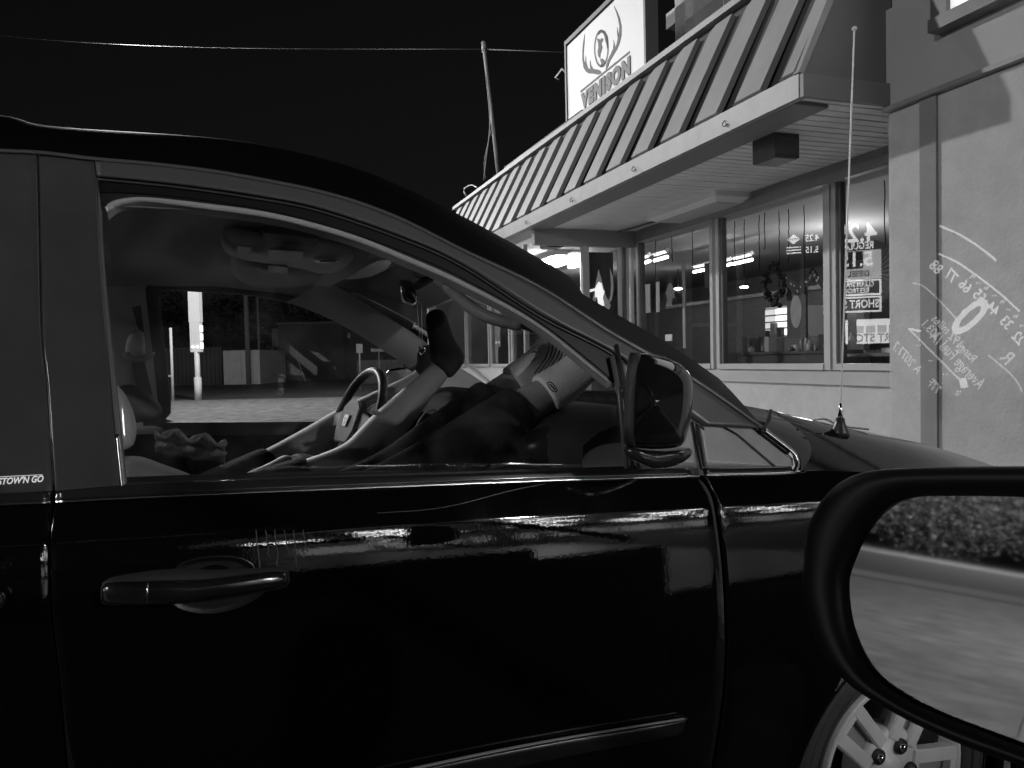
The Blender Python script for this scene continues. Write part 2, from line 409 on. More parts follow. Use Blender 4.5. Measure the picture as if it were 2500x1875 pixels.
# wall beyond the screen and bright porch lamp
# ---- poster curtain with flame
cur = thing('window_curtain', 'dark pleated curtain hanging behind the glass screen by the entrance', 'curtain', frame=BF)
rows = []
xa, xb = EP(1441, 700).x, EP(1510, 700).x
for z in [zt - .05, zt - .25, zt - .26, .3]:
    rows.append([(xa + (xb - xa) * i / 60, UE + .12 + .012 * math.sin(i * 1.7) + random.uniform(-.003, .003), z) for i in range(61)])
o = obj('cloth', grid(rows), mat('curtain_cloth', .10, .9, var=.3, scale=10, stretch=(6, 1, .3)), cur, True)
def flame_poly(pts, dy, m, name, parent):
    P = [EP(*p) for p in pts]; prism(name, [(p.x, UE + .095 + dy, p.z) for p in P], (0, .006, 0), m, parent)
dec = thing('flame_poster', 'poster of pale flames round a bright white figure beside the entrance', 'poster', frame=BF)
fl = mat('flame_grey', .35, .6, emit=.10); fl2 = mat('flame_core', .9, .6, emit=1.0)
flame_poly([(1452, 742), (1458, 720), (1470, 655), (1480, 690), (1488, 720), (1500, 745), (1492, 762), (1480, 735), (1470, 712), (1462, 735)], 0, fl, 'flame', dec)
flame_poly([(1498, 652), (1505, 672), (1507, 700), (1503, 730), (1490, 745), (1500, 720), (1501, 690)], .001, fl, 'flame', dec)
flame_poly([(1438, 715), (1443, 665), (1444, 690), (1446, 715), (1442, 730)], .002, fl, 'flame', dec)
flame_poly([(1462, 700), (1470, 686), (1477, 690), (1480, 704), (1484, 710), (1480, 725), (1484, 745), (1470, 745), (1466, 722), (1461, 725)], -.006, fl2, 'figure', dec)
flame_poly([(1445, 706), (1461, 702), (1461, 708), (1446, 712)], -.006, fl2, 'figure', dec)

# ---- things under the soffit
def soffit_box(px0, px1, py_top, depth_w, label, h=.17, name='soffit_speaker'):
    p = BF.hit((px0 + px1) / 2, py_top, 'z', ZS)
    return p
def hang_box(px, py, sx, sy, h, label, name='floodlight_box'):
    p = BF.hit(px, py, 'z', ZS - .001)
    t = thing(name, label, 'soffit box', (p.x, p.y, ZS), frame=BF, group='dark boxes under the soffit')
    md = mat('dark_brown_box', .05, .5, var=.2, scale=9)
    box('housing', -sx / 2, sx / 2, -sy / 2, sy / 2, -h, -.002, md, t, bevel=.004)
    box('lens', -sx / 2 + .012, sx / 2 - .012, -sy / 2 + .012, sy / 2 - .012, -h - .006, -h - .0005, mat('box_lens', .16, .3), t)
    box('front_plate', -sx / 2 + .01, sx / 2 - .01, -sy / 2 - .004, -sy / 2 - .0005, -h + .02, -.03, mat('box_plate', .07, .4), t)
    return t
hang_box(1893, 336, .20, .24, .165, 'large dark box under the soffit nearest the right-hand wall')
hang_box(1347, 563, .22, .22, .2, 'middle dark box under the soffit, above the glowing porch lamp')
hang_box(1454, 578, .12, .12, .10, 'small dark junction box under the soffit at the end of the conduit')
p = BF.hit(1720, 500, 'z', ZS - .001)
fx = thing('ceiling_light', 'unlit flat rectangular light fixture under the slatted soffit', 'light fixture', (p.x, p.y, ZS), frame=BF)
bm = bmesh.new()
L_, D_ = .62, .30
rows = [[(-D_, -L_, 0), (D_, -L_, 0), (D_, L_, 0), (-D_, L_, 0)], [(-D_, -L_, -.05), (D_, -L_, -.05), (D_, L_, -.05), (-D_, L_, -.05)], [(-D_ + .06, -L_ + .07, -.085), (D_ - .06, -L_ + .07, -.085), (D_ - .06, L_ - .07, -.085), (-D_ + .06, L_ - .07, -.085)]]
bm = grid(rows, closed=True); bm.faces.new([v for v in bm.verts][-4:])
bmesh.ops.recalc_face_normals(bm, faces=bm.faces[:]); obj('housing', bm, mat('fixture_white', .85, .5), fx)
box('diffuser', -D_ + .08, D_ - .08, -L_ + .09, L_ - .09, -.092, -.0855, mat('fixture_diffuser', .6, .3), fx)
q0 = BF.hit(1610, 538, 'z', ZS - .02); q1 = BF.hit(1466, 580, 'z', ZS - .02)
tag(tube('conduit', [BF.world(q0), BF.world(q1)], .012, mat('conduit_grey', .14, .5)), 'thin grey conduit running along the soffit to the small junction box', 'conduit')

# ---- porch lamps seen through the screen: the brightest thing in the picture
plp = BF.hit(1335, 640, 'z', ZS - .1)
pl = thing('porch_lamp', 'glowing fluorescent porch lamp under the far end of the canopy', 'lamp', (plp.x, plp.y, ZS), frame=BF)
box('housing', -.10, .10, -.55, .55, -.07, -.001, m_soffit, pl)
box('tube', -.05, .05, -.5, .5, -.125, -.071, glow('porch_tube', 110), pl, bevel=.02)
box('reflector', .12, .4, -.6, .6, -.03, -.001, m_soffit, pl)

# ---- fittings on the roof
def RP(px, py, x=WT + .03): return BF.hit(px, py, 'x', x)
a = RP(1203, 425); b = RP(1181, 107)
pole = thing('roof_pole', 'tall pale service mast with drooping cables rising from the shop roof', 'mast', BF.world((a.x + .1, a.y, ZT)))
pz = BF.world(a); pt = BF.world(b); off = pole.location
tube('mast', [Vector((0, 0, 0)), pt - off], [.030, .026], mat('galvanised_pole', .38, .5, var=.1), pole, 10)
tube('cap', [pt - off + Vector((0, 0, -.12)), pt - off + Vector((0, 0, .03))], .036, MATS['galvanised_pole'], pole, 10)
c1 = BF.world(RP(1180, 130)) - off; c2 = BF.world(RP(1196, 300)) - off; c3 = BF.world(RP(1181, 440)) - off
tube('cable', cr([c1, BF.world(RP(1188, 200)) - off, c2, BF.world(RP(1188, 380)) - off, c3], 24), .008, mat('grey_cable', .3, .6), pole, 5)
tube('cable', cr([c1 + Vector((.02, 0, 0)), BF.world(RP(1193, 220)) - off, c2 + Vector((.03, 0, 0)), BF.world(RP(1183, 390)) - off, c3 + Vector((.03, 0, .02))], 24), .006, MATS['grey_cable'], pole, 5)
w0 = WF.hit(-200, 62, 'y', 26); w1 = BF.world(RP(1180, 120)); w2 = BF.world(RP(1384, 128, 4.4))
pts = [w0.lerp(w1, i / 20) - Vector((0, 0, .25 * math.sin(math.pi * i / 20))) for i in range(21)]
tag(tube('overhead_wire', pts, .006, mat('wire_grey', .06, .5)), 'thin overhead wire crossing the black sky to the mast', 'wire')
tag(tube('overhead_wire', [w1, w2], .009, MATS['wire_grey']), 'short overhead wire from the mast to the sign', 'wire')
g0, g1, g2, g3 = [BF.world(RP(*p)) for p in ((1138, 478), (1133, 462), (1150, 452), (1165, 458))]
tag(tube('conduit_loop', cr([g0, g1, g2, g3], 14), .012, MATS['galvanised_pole']), 'small looped pipe at the far left end of the roof edge', 'pipe')
rail = [BF.world((WT + .06, u, ZT + .11)) for u in (7.8, 9.6, 10.4)]
tag(tube('roof_rail', rail, .03, m_trim), 'pale rail lying along the roof edge below the mast', 'rail')

# ---- VENISON roof sign
SX = 3.66
def SP(px, py): return BF.hit(px, py, 'x', SX)
sl_, sr_ = SP(1384, 200).y, SP(1577, 100).y
sb = ZT + .045; stp = SP(1382, 112).z
sgn = thing('roof_sign', 'white sign reading VENISON with antlers round a globe, on the roof edge', 'sign', (SX, sr_, sb), frame=BF)
sw = sl_ - sr_; sh = stp - sb
box('face', 0, .10, .015, sw - .015, .0, sh - .02, mat('sign_white', .78, .5), sgn)
fm = mat('sign_frame', .09, .5)
box('frame', -.015, .12, -.02, .0145, -.02, sh, fm, sgn); box('frame', -.015, .12, sw - .0145, sw + .02, -.02, sh, fm, sgn)
box('frame', -.015, .14, -.02, sw + .02, sh + .001, sh + .05, fm, sgn)
# artwork is laid out in the sign's own plane; s runs left to right as read from the street
ink = mat('sign_ink', .06, .6); ink2 = mat('sign_letter_ink', .15, .6)
def sgp(px, py):
    p = SP(px, py); return Vector((-.004, p.y - sr_, p.z - sb))
def sart(name, pts, m, sm=3, d=.004):
    P = [sgp(*p) for p in pts]
    prism(name, P, (d, 0, 0), m, sgn)
def zz(x, y): return (1350 + x / 5.53, y / 5.53)
sart('antler', [zz(*p) for p in ((430, 460), (412, 560), (400, 680), (400, 800), (412, 900), (440, 960), (480, 990), (560, 997), (620, 1010), (655, 985), (640, 955), (600, 938), (545, 930), (515, 880), (505, 815), (502, 870), (505, 925), (490, 935), (465, 900), (450, 830), (446, 750), (440, 810), (436, 860), (424, 830), (415, 760), (418, 660), (426, 560))], ink)
sart('antler', [zz(*p) for p in ((825, 75), (865, 150), (905, 250), (925, 360), (925, 470), (905, 570), (870, 660), (810, 760), (770, 830), (745, 905), (715, 945), (722, 880), (745, 810), (780, 735), (815, 655), (822, 590), (820, 540), (834, 600), (840, 650), (862, 600), (876, 520), (870, 430), (868, 370), (884, 440), (888, 500), (896, 440), (900, 350), (882, 250), (850, 150))], ink)
# globe: ring and land
bmr = bmesh.new(); cx_, cy_, rx_, ry_ = 655, 655, 96, 256
def ring_px(k, s): return zz(cx_ + rx_ * s * math.cos(k), cy_ + ry_ * s * math.sin(k))
N = 40; out = [bmr.verts.new(sgp(*ring_px(2 * math.pi * i / N, 1))) for i in range(N)]; inn = [bmr.verts.new(sgp(*ring_px(2 * math.pi * i / N, .88))) for i in range(N)]
for i in range(N): bmr.faces.new((out[i], out[(i + 1) % N], inn[(i + 1) % N], inn[i]))
obj('globe_ring', bmr, ink, sgn)
sart('globe_land', [zz(*p) for p in ((598, 520), (625, 525), (640, 545), (655, 515), (680, 525), (672, 560), (655, 585), (668, 640), (655, 690), (640, 730), (640, 790), (615, 760), (605, 690), (618, 640), (612, 580))], ink)
sart('globe_land', [zz(*p) for p in ((610, 450), (650, 405), (700, 415), (735, 480), (748, 560), (748, 640), (735, 660), (725, 600), (705, 540), (700, 490), (680, 450), (650, 440), (620, 470))], ink)
sart('globe_land', [zz(*p) for p in ((640, 800), (672, 790), (700, 820), (715, 850), (680, 900), (645, 905), (655, 850))], ink)
sart('sign_rule', [zz(*p) for p in ((375, 1225), (1035, 690), (1040, 715), (378, 1250))], ink)
a = sgp(*zz(385, 1300)); b = sgp(*zz(1050, 880)); c = sgp(*zz(395, 1480))
ly = a.y - .01; width = abs(a.y - b.y)
zmid = (sgp(*zz(390, 1370)).z + sgp(*zz(1045, 880)).z) / 2
M = basis((0, -1, 0), (0, 0, 1), (-.006, (a.y + b.y) / 2, zmid))
tx = text('lettering', 'VENISON', .36, ink2, M, sgn, sx=1.0, bold=.075, spc=1.22, ext=.003)
dims = [max(v.co[k] for v in tx.data.vertices) - min(v.co[k] for v in tx.data.vertices) for k in range(3)]
cen = [(max(v.co[k] for v in tx.data.vertices) + min(v.co[k] for v in tx.data.vertices)) / 2 for k in range(3)]
H = sgp(*zz(390, 1265)).z - max(sgp(*zz(400, 1490)).z, .004)
tx.data.transform(Matrix.Translation(Vector((-.006, (a.y + b.y) / 2, max(sgp(*zz(400, 1490)).z, .01) + H / 2))) @ Matrix.Diagonal((1, width / dims[1], H / dims[2], 1)) @ Matrix.Translation(-Vector(cen)))
# bent bracket at the left of the sign
q = [BF.world(SP(*p)) for p in ((1384, 180), (1373, 168), (1356, 190), (1364, 194))]
tag(tube('sign_bracket', q, .012, MATS['galvanised_pole']), 'small bent metal bracket sticking out left of the VENISON sign', 'bracket')

# ---- roof-top masonry behind the sign
ch = thing('roof_chimney', 'pale block chimney standing on the shop roof beside the sign', 'chimney', (4.3, 0, 0), frame=BF)
def CP(px, py): return BF.hit(px, py, 'x', 4.3)
mch = mat('chimney_plaster', .5, .85, var=.15, scale=14, bump=.4, bscale=60)
A = CP(1648, 50).y; B = CP(1692, 50).y
box('stack', 0, .5, B, A, ZT, 6.2, mch, ch)
A2 = CP(1694, 50).y; B2 = CP(1790, 50).y
box('block', -.1, .5, B2, A2 - .002, ZT, CP(1735, 24).z, m_panel, ch)
A3 = CP(1622, 50).y
box('block', .02, .5, A + .002, A3, CP(1625, 70).z, CP(1625, 32).z, m_panel, ch)

# ---- shop interior
m_tube = glow('fluorescent_tube', 14)
def itube(pa, pb, label, z=2.66):  # some tubes stand in for canopy lamps mirrored in the glass
    a = BF.hit(*pa, 'z', z); b = BF.hit(*pb, 'z', z)
    a = BF.world(a); b = BF.world(b)
    t = thing('tube_light', label, 'fluorescent light', a, group='fluorescent lights inside the shop')
    tube('tube', [Vector((0, 0, 0)), b - a], .022, m_tube, t, 8)
    d = b - a
    bmh = tube_bm([Vector((0, 0, .09)), d + Vector((0, 0, .09))], .035, 4); obj('housing', bmh, m_soffit, t)
itube((1569, 643), (1586, 637), 'short glowing tube light at the left edge of the third shop window')
itube((1598, 636), (1629, 627), 'glowing tube light upper left in the narrow shop window')
itube((1694, 664), (1736, 655), 'glowing tube light low beside the mullion in the narrow shop window')
itube((1767, 650), (1786, 644), 'short glowing tube light just right of the mullion in the middle shop window')
itube((1792, 644), (1836, 634), 'longest glowing tube light near the top of the middle shop window')
def igl(px, py, w, label):
    a = BF.hit(px, py, 'x', 7.8); o = thing('pendant_lamp', label, 'pendant lamp', a, frame=BF, group='small pendant lamps in the shop')
    bm = bmesh.new(); bmesh.ops.create_uvsphere(bm, u_segments=12, v_segments=8, radius=.5); bmesh.ops.scale(bm, vec=(w, w, w * .3), verts=bm.verts); obj('shade', bm, m_tube, o, True)
    tube('cord', [(0, 0, w * .14), (0, 0, 3.0 - a.z)], .006, m_gap, o, 5)
igl(1656, 705, .16, 'small glowing pendant lamp in the narrow shop window')
igl(1817, 701, .14, 'small glowing pendant lamp in the middle shop window')
m_wood = mat('dark_wood', .06, .6, var=.3, scale=4, stretch=(1, 1, 6)); m_mid = mat('mid_grey_card', .22, .7, var=.3, scale=12)
# partition with door, shelves, counter
part_ = thing('shop_partition', 'dark wooden partition with a doorway at the back of the shop', 'partition', frame=BF)
box('wall', 8.2, 8.3, 8.5, 18.7, .12, 2.3, m_wood, part_); box('door', 8.15, 8.198, 9.2, 10.1, .12, 2.05, mat('inner_door', .10, .6), part_)
box('transom', 8.14, 8.197, 8.5, 13.7, 2.301, 2.36, m_mid, part_)
def on_in(px, py, x): return BF.hit(px, py, 'x', x)
def inbox(name, label, cat, x, px0, px1, py0, py1, m, dx=.25, group=None):
    a = on_in(px0, (py0 + py1) / 2, x); b = on_in(px1, (py0 + py1) / 2, x); zt_ = on_in((px0 + px1) / 2, py0, x).z; zb = on_in((px0 + px1) / 2, py1, x).z
    t = thing(name, label, cat, (x, b.y, zb), frame=BF, group=group)
    return t, a.y - b.y, zt_ - zb
# lit cabinet
t, w, h = inbox('display_cabinet', 'brightly lit white display cabinet at the back of the middle shop window', 'cabinet', 6.2, 1866, 1926, 748, 822, None)
box('cabinet_body', 0.02, .5, 0, w, 0, h, mat('cabinet_white', .7, .5), t)
box('light_panel', -.002, .019, .02, w * .5, .02, h - .03, glow('cabinet_light', 1.6), t)
box('light_panel', -.002, .019, w * .52, w - .02, h * .2, h * .9, glow('cabinet_light_dim', .6), t)
for kk in range(3): box('shelf', -.02, .018, .0, w, h * (.25 + .22 * kk), h * (.25 + .22 * kk) + .015, m_frame_dark, t)
for kk, (yy, hh) in enumerate(((.08, .3), (.2, .45), (.35, .22), (.5, .33))):
    if yy < w - .06: box('goods', -.06, -.003, yy, yy + .07, .0, hh * h, m_mid if kk % 2 else m_wood, t)
t, w, h = inbox('counter', 'dark cluttered counter along the foot of the middle shop window', 'counter', 5.4, 1775, 2012, 858, 905, None)
box('top', 0, .6, 0, w, h - .03, h, m_wood, t); box('front', .02, .58, 0.01, w - .01, -1.0, h - .031, mat('counter_front', .06, .6), t)
for kk in range(26):
    yy = random.uniform(.02, w - .1); sh_ = random.uniform(.04, .18); g = random.choice((.05, .1, .2, .35, .55))
    yw = BF.world((5.4 + random.uniform(.05, .4), BF.hit(2012, 880, 'x', 5.4).y + yy, 0))
    z0 = on_in(1900, 858, 5.4).z
    if kk % 3:
        pr = [(.035, 0), (.038, .01), (.036, sh_ * .6), (.014, sh_ * .8), (.014, sh_)]
        bm = grid([[(r * math.cos(2 * math.pi * q / 10), r * math.sin(2 * math.pi * q / 10), z) for q in range(10)] for r, z in pr], closed=True)
        o = obj('bottle', bm, mat('goods_%d' % int(g * 100), g, .35), None, True); o.location = (yw.x, yw.y, z0 + .001)
        tag(o, 'small dark bottle or jar among the goods on the shop counter', 'jar', 'goods on the shop counter')
    else:
        o = box('carton', -.05, .05, -.04, .04, 0, sh_, mat('goods_%d' % int(g * 100), g, .35)); o.location = (yw.x, yw.y, z0 + .001); o.rotation_euler.z = random.uniform(0, 3)
        tag(o, 'small carton among the goods on the shop counter', 'carton', 'goods on the shop counter')
# papers and posts in the narrow window
for (x0, x1, y0, y1, lb, g) in ((1571, 1586, 694, 763, 'tall pale paper notice inside the left edge of the narrow shop window', .55), (1601, 1609, 688, 761, 'thin pale rolled notice inside the narrow shop window', .6), (1624, 1640, 816, 832, 'small white card low in the narrow shop window', .7), (1666, 1673, 640, 850, 'slim pale door post far inside the narrow shop window', .3), (1720, 1740, 640, 700, 'small dark picture near the mullion', .1)):
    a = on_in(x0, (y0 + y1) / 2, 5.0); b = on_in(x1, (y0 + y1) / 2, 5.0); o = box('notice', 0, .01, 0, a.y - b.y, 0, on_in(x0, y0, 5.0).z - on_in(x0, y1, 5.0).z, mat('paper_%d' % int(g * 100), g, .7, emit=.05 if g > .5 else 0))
    o.location = BF.world((5.0, b.y, on_in(x1, y1, 5.0).z)); o.rotation_euler.z = R(BF.deg); tag(o, lb, 'notice')
# half-round dark fan behind notice
def disc(name, label, cat, px, py, x, r, m, seg=24, sx=1.0):
    p = on_in(px, py, x); t = thing(name, label, cat, p, frame=BF); return t
# wreath
t = disc('wreath', 'dark round wreath hanging in the middle shop window', 'wreath', 1890, 692, 4.8, 0, None)
t.empty_display_size = .05
for kk in range(90):
    aa = random.uniform(0, 2 * math.pi); rr = .135 + random.gauss(0, .02); bm = bmesh.new(); bmesh.ops.create_icosphere(bm, subdivisions=1, radius=random.uniform(.014, .03))
    bmesh.ops.translate(bm, verts=bm.verts, vec=(random.uniform(-.02, .02), rr * math.cos(aa), rr * 1.25 * math.sin(aa))); 
    if kk == 0: wb = bm
    else:
        me_ = bpy.data.meshes.new('tmp'); bm.to_mesh(me_); bm.free(); wb.from_mesh(me_); bpy.data.meshes.remove(me_)
w_ = obj('foliage', wb, mat('wreath_leaf', .015, .7, var=.5, scale=40), t, True); w_['kind'] = 'stuff'
t = disc('oval_mirror', 'pale oval mirror in a dark frame hanging in the middle shop window', 'mirror', 1944, 760, 4.85, 0, None)
def ell(ry, rz, n=28): return [(0, ry * math.cos(2 * math.pi * i / n), rz * math.sin(2 * math.pi * i / n)) for i in range(n)]
box('frame', .0, .02, -.13, .13, -.25, .22, m_wood, t); prism('oval', [(-.004, p[1], p[2] + .0) for p in ell(.075, .155)], (.003, 0, 0), mat('mirror_pale', .30, .4, var=.15, scale=8), t)
# bunting with stars
t = thing('bunting', 'dark bunting with pale dots looped across the middle shop window', 'bunting', on_in(1950, 700, 4.75), frame=BF)
bmx = bmesh.new()
for s_, e_, sag in ((-.55, -.18, .12), (-.18, .2, .12)):
    rows = [[(0, s_ + (e_ - s_) * i / 12, .16 - sag * 4 * (i / 12) * (1 - i / 12) + dz * (.03 + .09 * 4 * (i / 12) * (1 - i / 12))) for i in range(13)] for dz in (0, -1)]
    grid(rows, bmx)
obj('cloth', bmx, mat('bunting_cloth', .03, .8), t)
bmx = bmesh.new()
for kk in range(34):
    yy = random.uniform(-.53, .18); f = ((yy + .55) % .37) / .37; zc = .16 - .48 * f * (1 - f) - random.uniform(.02, .05 + .2 * f * (1 - f))
    bmesh.ops.create_circle(bmx, cap_ends=True, segments=8, radius=.009, matrix=Matrix.Translation((-.003, yy, zc)) @ Matrix.Rotation(R(90), 4, 'Y'))
obj('dot', bmx, mat('bunting_dot', .5, .7), t)['kind'] = 'stuff'
# vertical strings of unlit icicle lights
SL = ['nearest the left mullion of the middle shop window', 'long, second from the left in the middle shop window', 'just left of the wreath in the middle shop window', 'short, above the left edge of the wreath', 'long, over the right edge of the wreath', 'short, just left of the reflected price board', 'longest, right of the reflected price board',
      'in the rightmost shop window behind the paper fan', 'in the middle of the narrow shop window', 'at the left side of the narrow shop window', 'right side of the narrow shop window']
for j, (px, top, bot) in enumerate(((1793, 540, 640), (1817, 535, 700), (1853, 525, 660), (1866, 520, 610), (1902, 515, 700), (1925, 510, 640), (1963, 500, 720), (2160, 440, 700), (1640, 560, 640), (1600, 580, 760), (1690, 560, 650))):
    a = on_in(px, top, 4.62); b = on_in(px + 1, bot, 4.62)
    pts = [Vector(a).lerp(b, i / 14) + Vector((0, random.uniform(-.006, .006), 0)) for i in range(15)]
    tag(tube('light_string', [BF.world(q) for q in pts], .0045, m_gap, n=5), 'thin dark unlit light string, ' + SL[j], 'light string', 'unlit light strings in the shop windows')
# half fan in right window
t = thing('paper_fan', 'grey pleated paper fan fixed inside the rightmost shop window', 'paper fan', on_in(2127, 668, 4.6), frame=BF)
bmx = bmesh.new(); rad = .23; cc = bmx.verts.new((0, 0, 0)); ring = []
for i in range(33):
    an = math.pi * (-.5 + i / 32); ring.append(bmx.verts.new((.012 if i % 2 else -.012, -rad * math.cos(an), rad * 1.1 * math.sin(an))))
for i in range(32): bmx.faces.new((cc, ring[i], ring[i + 1]))
obj('pleat', bmx, mat('fan_paper', .16, .6), t)
t, w, h = inbox('till_counter', 'grey counter with cartons low in the rightmost shop window', 'counter', 5.6, 2065, 2190, 850, 890, None)
box('top', 0, .5, 0, w, h * .5, h * .5 + .03, m_mid, t); box('carton', .1, .35, w * .2, w * .45, h * .5 + .031, h, mat('paper_55', .55, .7), t); box('carton', .1, .35, w * .55, w * .8, h * .5 + .031, h * .9, m_mid, t)
lamp('shop_light', 'POINT', BF.world((7.4, 8.0, 2.4)), 60, .3)
lamp('shop_light', 'POINT', BF.world((6.6, 5.2, 2.4)), 16, .3)
lamp('shop_light', 'POINT', BF.world((6.2, 13, 2.4)), 30, .3)

# ================================================================== STREET BEHIND THE VAN (seen through its far window)
def far(px, py, d): return WF.hit(px, py, 'y', d)
def gpt(px, d): return Vector((WF.hit(px, 900, 'y', d).x, d, 0))
m_polew = mat('pole_white', .8, .5, var=.05)
ps = gpt(482, 30)
sg2 = thing('price_pylon', 'tall pale pylon with a box sign on top beside the road', 'pylon', ps, -12)
hh = far(461, 860, 30).z; h1 = far(461, 710, 30).z
tube('pole', [(0, 0, 0), (0, 0, hh)], .10, m_polew, sg2, 12); tube('collar', [(0, 0, 0), (0, 0, .9)], .14, m_polew, sg2, 12)
box('sign_box', -.24, .24, -.1, .1, hh + 1.15, h1, mat('sign_box_white', .7, .5, emit=.2), sg2)
box('lower_box', -.22, .22, -.09, .09, hh, hh + 1.14, MATS['sign_box_white'], sg2)
for k in range(3): box('price_panel', .222, .25, -.08, .08, hh + .12 + k * .33, hh + .37 + k * .33, glow('price_glow', 1.2), sg2)
for k in (-.1, .1): tube('lamp', [(k, -.13, hh + .2), (k, -.1, hh + .2)], .05, glow('pylon_lamp', 2.5), sg2, 10)
def post(name, label, px, py0, py1, d, r, m, cat='post'):
    a = gpt(px, d); zt_ = far(px, py0, d).z
    t = thing(name, label, cat, a); tube('pole', [(0, 0, 0), (0, 0, zt_)], r, m, t, 8); return t, zt_
t, z = post('sign_post', 'thin pale post with a small bright lamp left of the pylon', 420, 800, 975, 30, .055, m_polew)
box('bracket', -.35, .0, -.03, .03, z - 1.9, z - 1.85, m_polew, t); box('lamp', -.45, -.3, -.05, .05, z - 2.0, z - 1.8, glow('small_lamp', 2), t)
post('utility_pole', 'thick wooden utility pole right of the container doors', 606, 690, 940, 50, .16, mat('pole_wood', .16, .8, var=.2))
post('utility_pole', 'thin dark utility pole just right of the thick one', 634, 700, 940, 56, .09, MATS['pole_wood'])
post('utility_pole', 'faint dark pole left behind the container', 478, 740, 940, 62, .1, MATS['pole_wood'])
t, z = post('road_sign', 'small grey sign on a post, on the far roadside', 879, 845, 930, 34, .04, m_mid); box('plate', -.14, .14, -.02, .02, z - .3, z + .1, m_mid, t)
t, z = post('road_sign', 'small T-shaped sign on a short post by the steering wheel side', 926, 855, 900, 40, .03, m_mid); box('plate', -.4, .4, -.02, .02, z - .08, z + .08, m_mid, t)
# containers
def container(name, label, pxl, pxr, pyt, pyb, d, g, doors=False, deep=6):
    a = gpt(pxl, d); b = gpt(pxr, d); h = far(pxl, pyt, d).z; w = b.x - a.x
    t = thing(name, label, 'shipping container', a); mm = mat('container_%d' % int(g * 100), g, .6, var=.15, scale=2)
    box('body', 0, w, .05, deep, 0, h, mm, t)
    if doors:
        for k in range(2):
            dr = box('door', .08 + k * w / 2 - k * .06, w / 2 - .02 + k * (w / 2 - .06), 0, .045, .12, h - .15, mm, t)
            for j in range(3): box('lock_bar', .2 + k * w / 2 + j * .35, .24 + k * w / 2 + j * .35, -.04, -.001, .1, h - .15, m_white, dr)
    else:
        n = int(w / .28)
        for k in range(min(n, 60)): box('rib', k * .28, k * .28 + .12, -.03, .048, .1, h - .1, mm, t)
    return t
container('shipping_container', 'pale container with closed double doors beyond the road', 545, 634, 856, 938, 52, .6, True)
container('shipping_container', 'long dark ribbed container left of the pale one', 400, 541, 850, 940, 52.5, .05)
container('shipping_container', 'low grey container right of the far dark building', 872, 985, 880, 930, 48, .10)
t = thing('far_building', 'long dark flat-roofed building beyond the road with faded lettering', 'building', gpt(682, 60)); wb_ = gpt(960, 60).x - gpt(682, 60).x; hb = far(700, 792, 60).z
box('wall', 0, wb_, .05, 8, 0, hb, mat('dark_building', .045, .8, var=.2, scale=1), t); box('roof_edge', -.1, wb_ + .1, -.05, 8.1, hb + .001, hb + .15, mat('dark_building_edge', .10, .8), t)
box('side_box', -.5, -.002, 0, 1.5, hb - 1.7, hb - .3, mat('dark_building_edge', .10, .8), t)
text('lettering', 'Pine City Supply', .75, mat('faded_letters', .14, .8), basis((1, 0, 0), (0, 0, 1), (3.4, .03, hb * .55)), t, ext=.01) if False else None
tube('leaning_pole', [(2.1, -3, 2.2), (3.6, -6, .1)], .05, m_mid, t)
# dark trees beyond
for i, px in enumerate((430, 520, 660, 760, 960)):
    d = 75 + 4 * i; a = gpt(px, d); t = thing('roadside_tree', ['broad dark tree far left behind the container', 'dark tree between the pylon and the utility poles', 'dark tree left of the far building', 'dark tree rising behind the far building', 'dark tree at the far right behind the low container'][i], 'tree', a)
    tube('trunk', [(0, 0, 0), (.2, 0, 4)], [.3, .18], m_wood, t)
    bm = bmesh.new()
    for k in range(900):
        r = random.random() ** .4 * 4.5; an = random.uniform(0, 6.28); el = random.uniform(-1, 1)
        c = Vector((r * math.cos(an) * math.sqrt(1 - el * el), r * math.sin(an) * math.sqrt(1 - el * el), 6 + el * r * .9)); s = random.uniform(.15, .4)
        vs = [bm.verts.new(c + Vector([random.uniform(-s, s) for _ in range(3)])) for _ in range(3)]; bm.faces.new(vs)
    obj('crown', bm, mat('tree_leaf', .012, .9), t)

# ================================================================== THE BLACK MINIVAN
van = thing('minivan', 'glossy black minivan parked alongside, seen through its front passenger window', 'minivan', frame=VF)
def zb(a): return 1.178 - .0445 * a           # belt line height
_T = [(.0, 20), (-.060, 19), (-.066, 13), (-.115, 5.0), (-.17, 2.5), (-.30, .5), (-.45, -1), (-.75, -5), (-1.2, -9)]
def tilt(zr):
    if zr >= 0: return 18.3
    for (z1, t1), (z2, t2) in zip(_T, _T[1:]):
        if zr >= z2:
            k = (zr - z2) / (z1 - z2); return t2 + (t1 - t2) * k
    return -9
_tab = []; bb_ = 0.0; zz_ = -.064
z_ = -.064; acc = 0.0
while z_ > -1.3:
    acc -= math.tan(R(tilt(z_ - .0005))) * .001; z_ -= .001; _tab.append(-acc * 1.0)
def Bof(zr):
    """Distance of the van's skin inward from its widest plane, by height against the belt."""
    if zr >= -.064:
        b = .0; 
        if zr < 0: return (zr + .064) * math.tan(R(19.5))
        return .0227 + zr * .33
    i = (-.064 - zr) / .001
    j = min(int(i), len(_tab) - 2); f = i - j
    v0 = 0 if j == 0 else _tab[j - 1]
    return -(v0 + (_tab[j] - v0) * f) * 1.0
def surf(px, py, off=0.0):
    b = 0.0
    for _ in range(7):
        p = VF.hit(px, py, 'y', b + off); b = Bof(p.z - zb(p.x))
    return VF.hit(px, py, 'y', b + off)
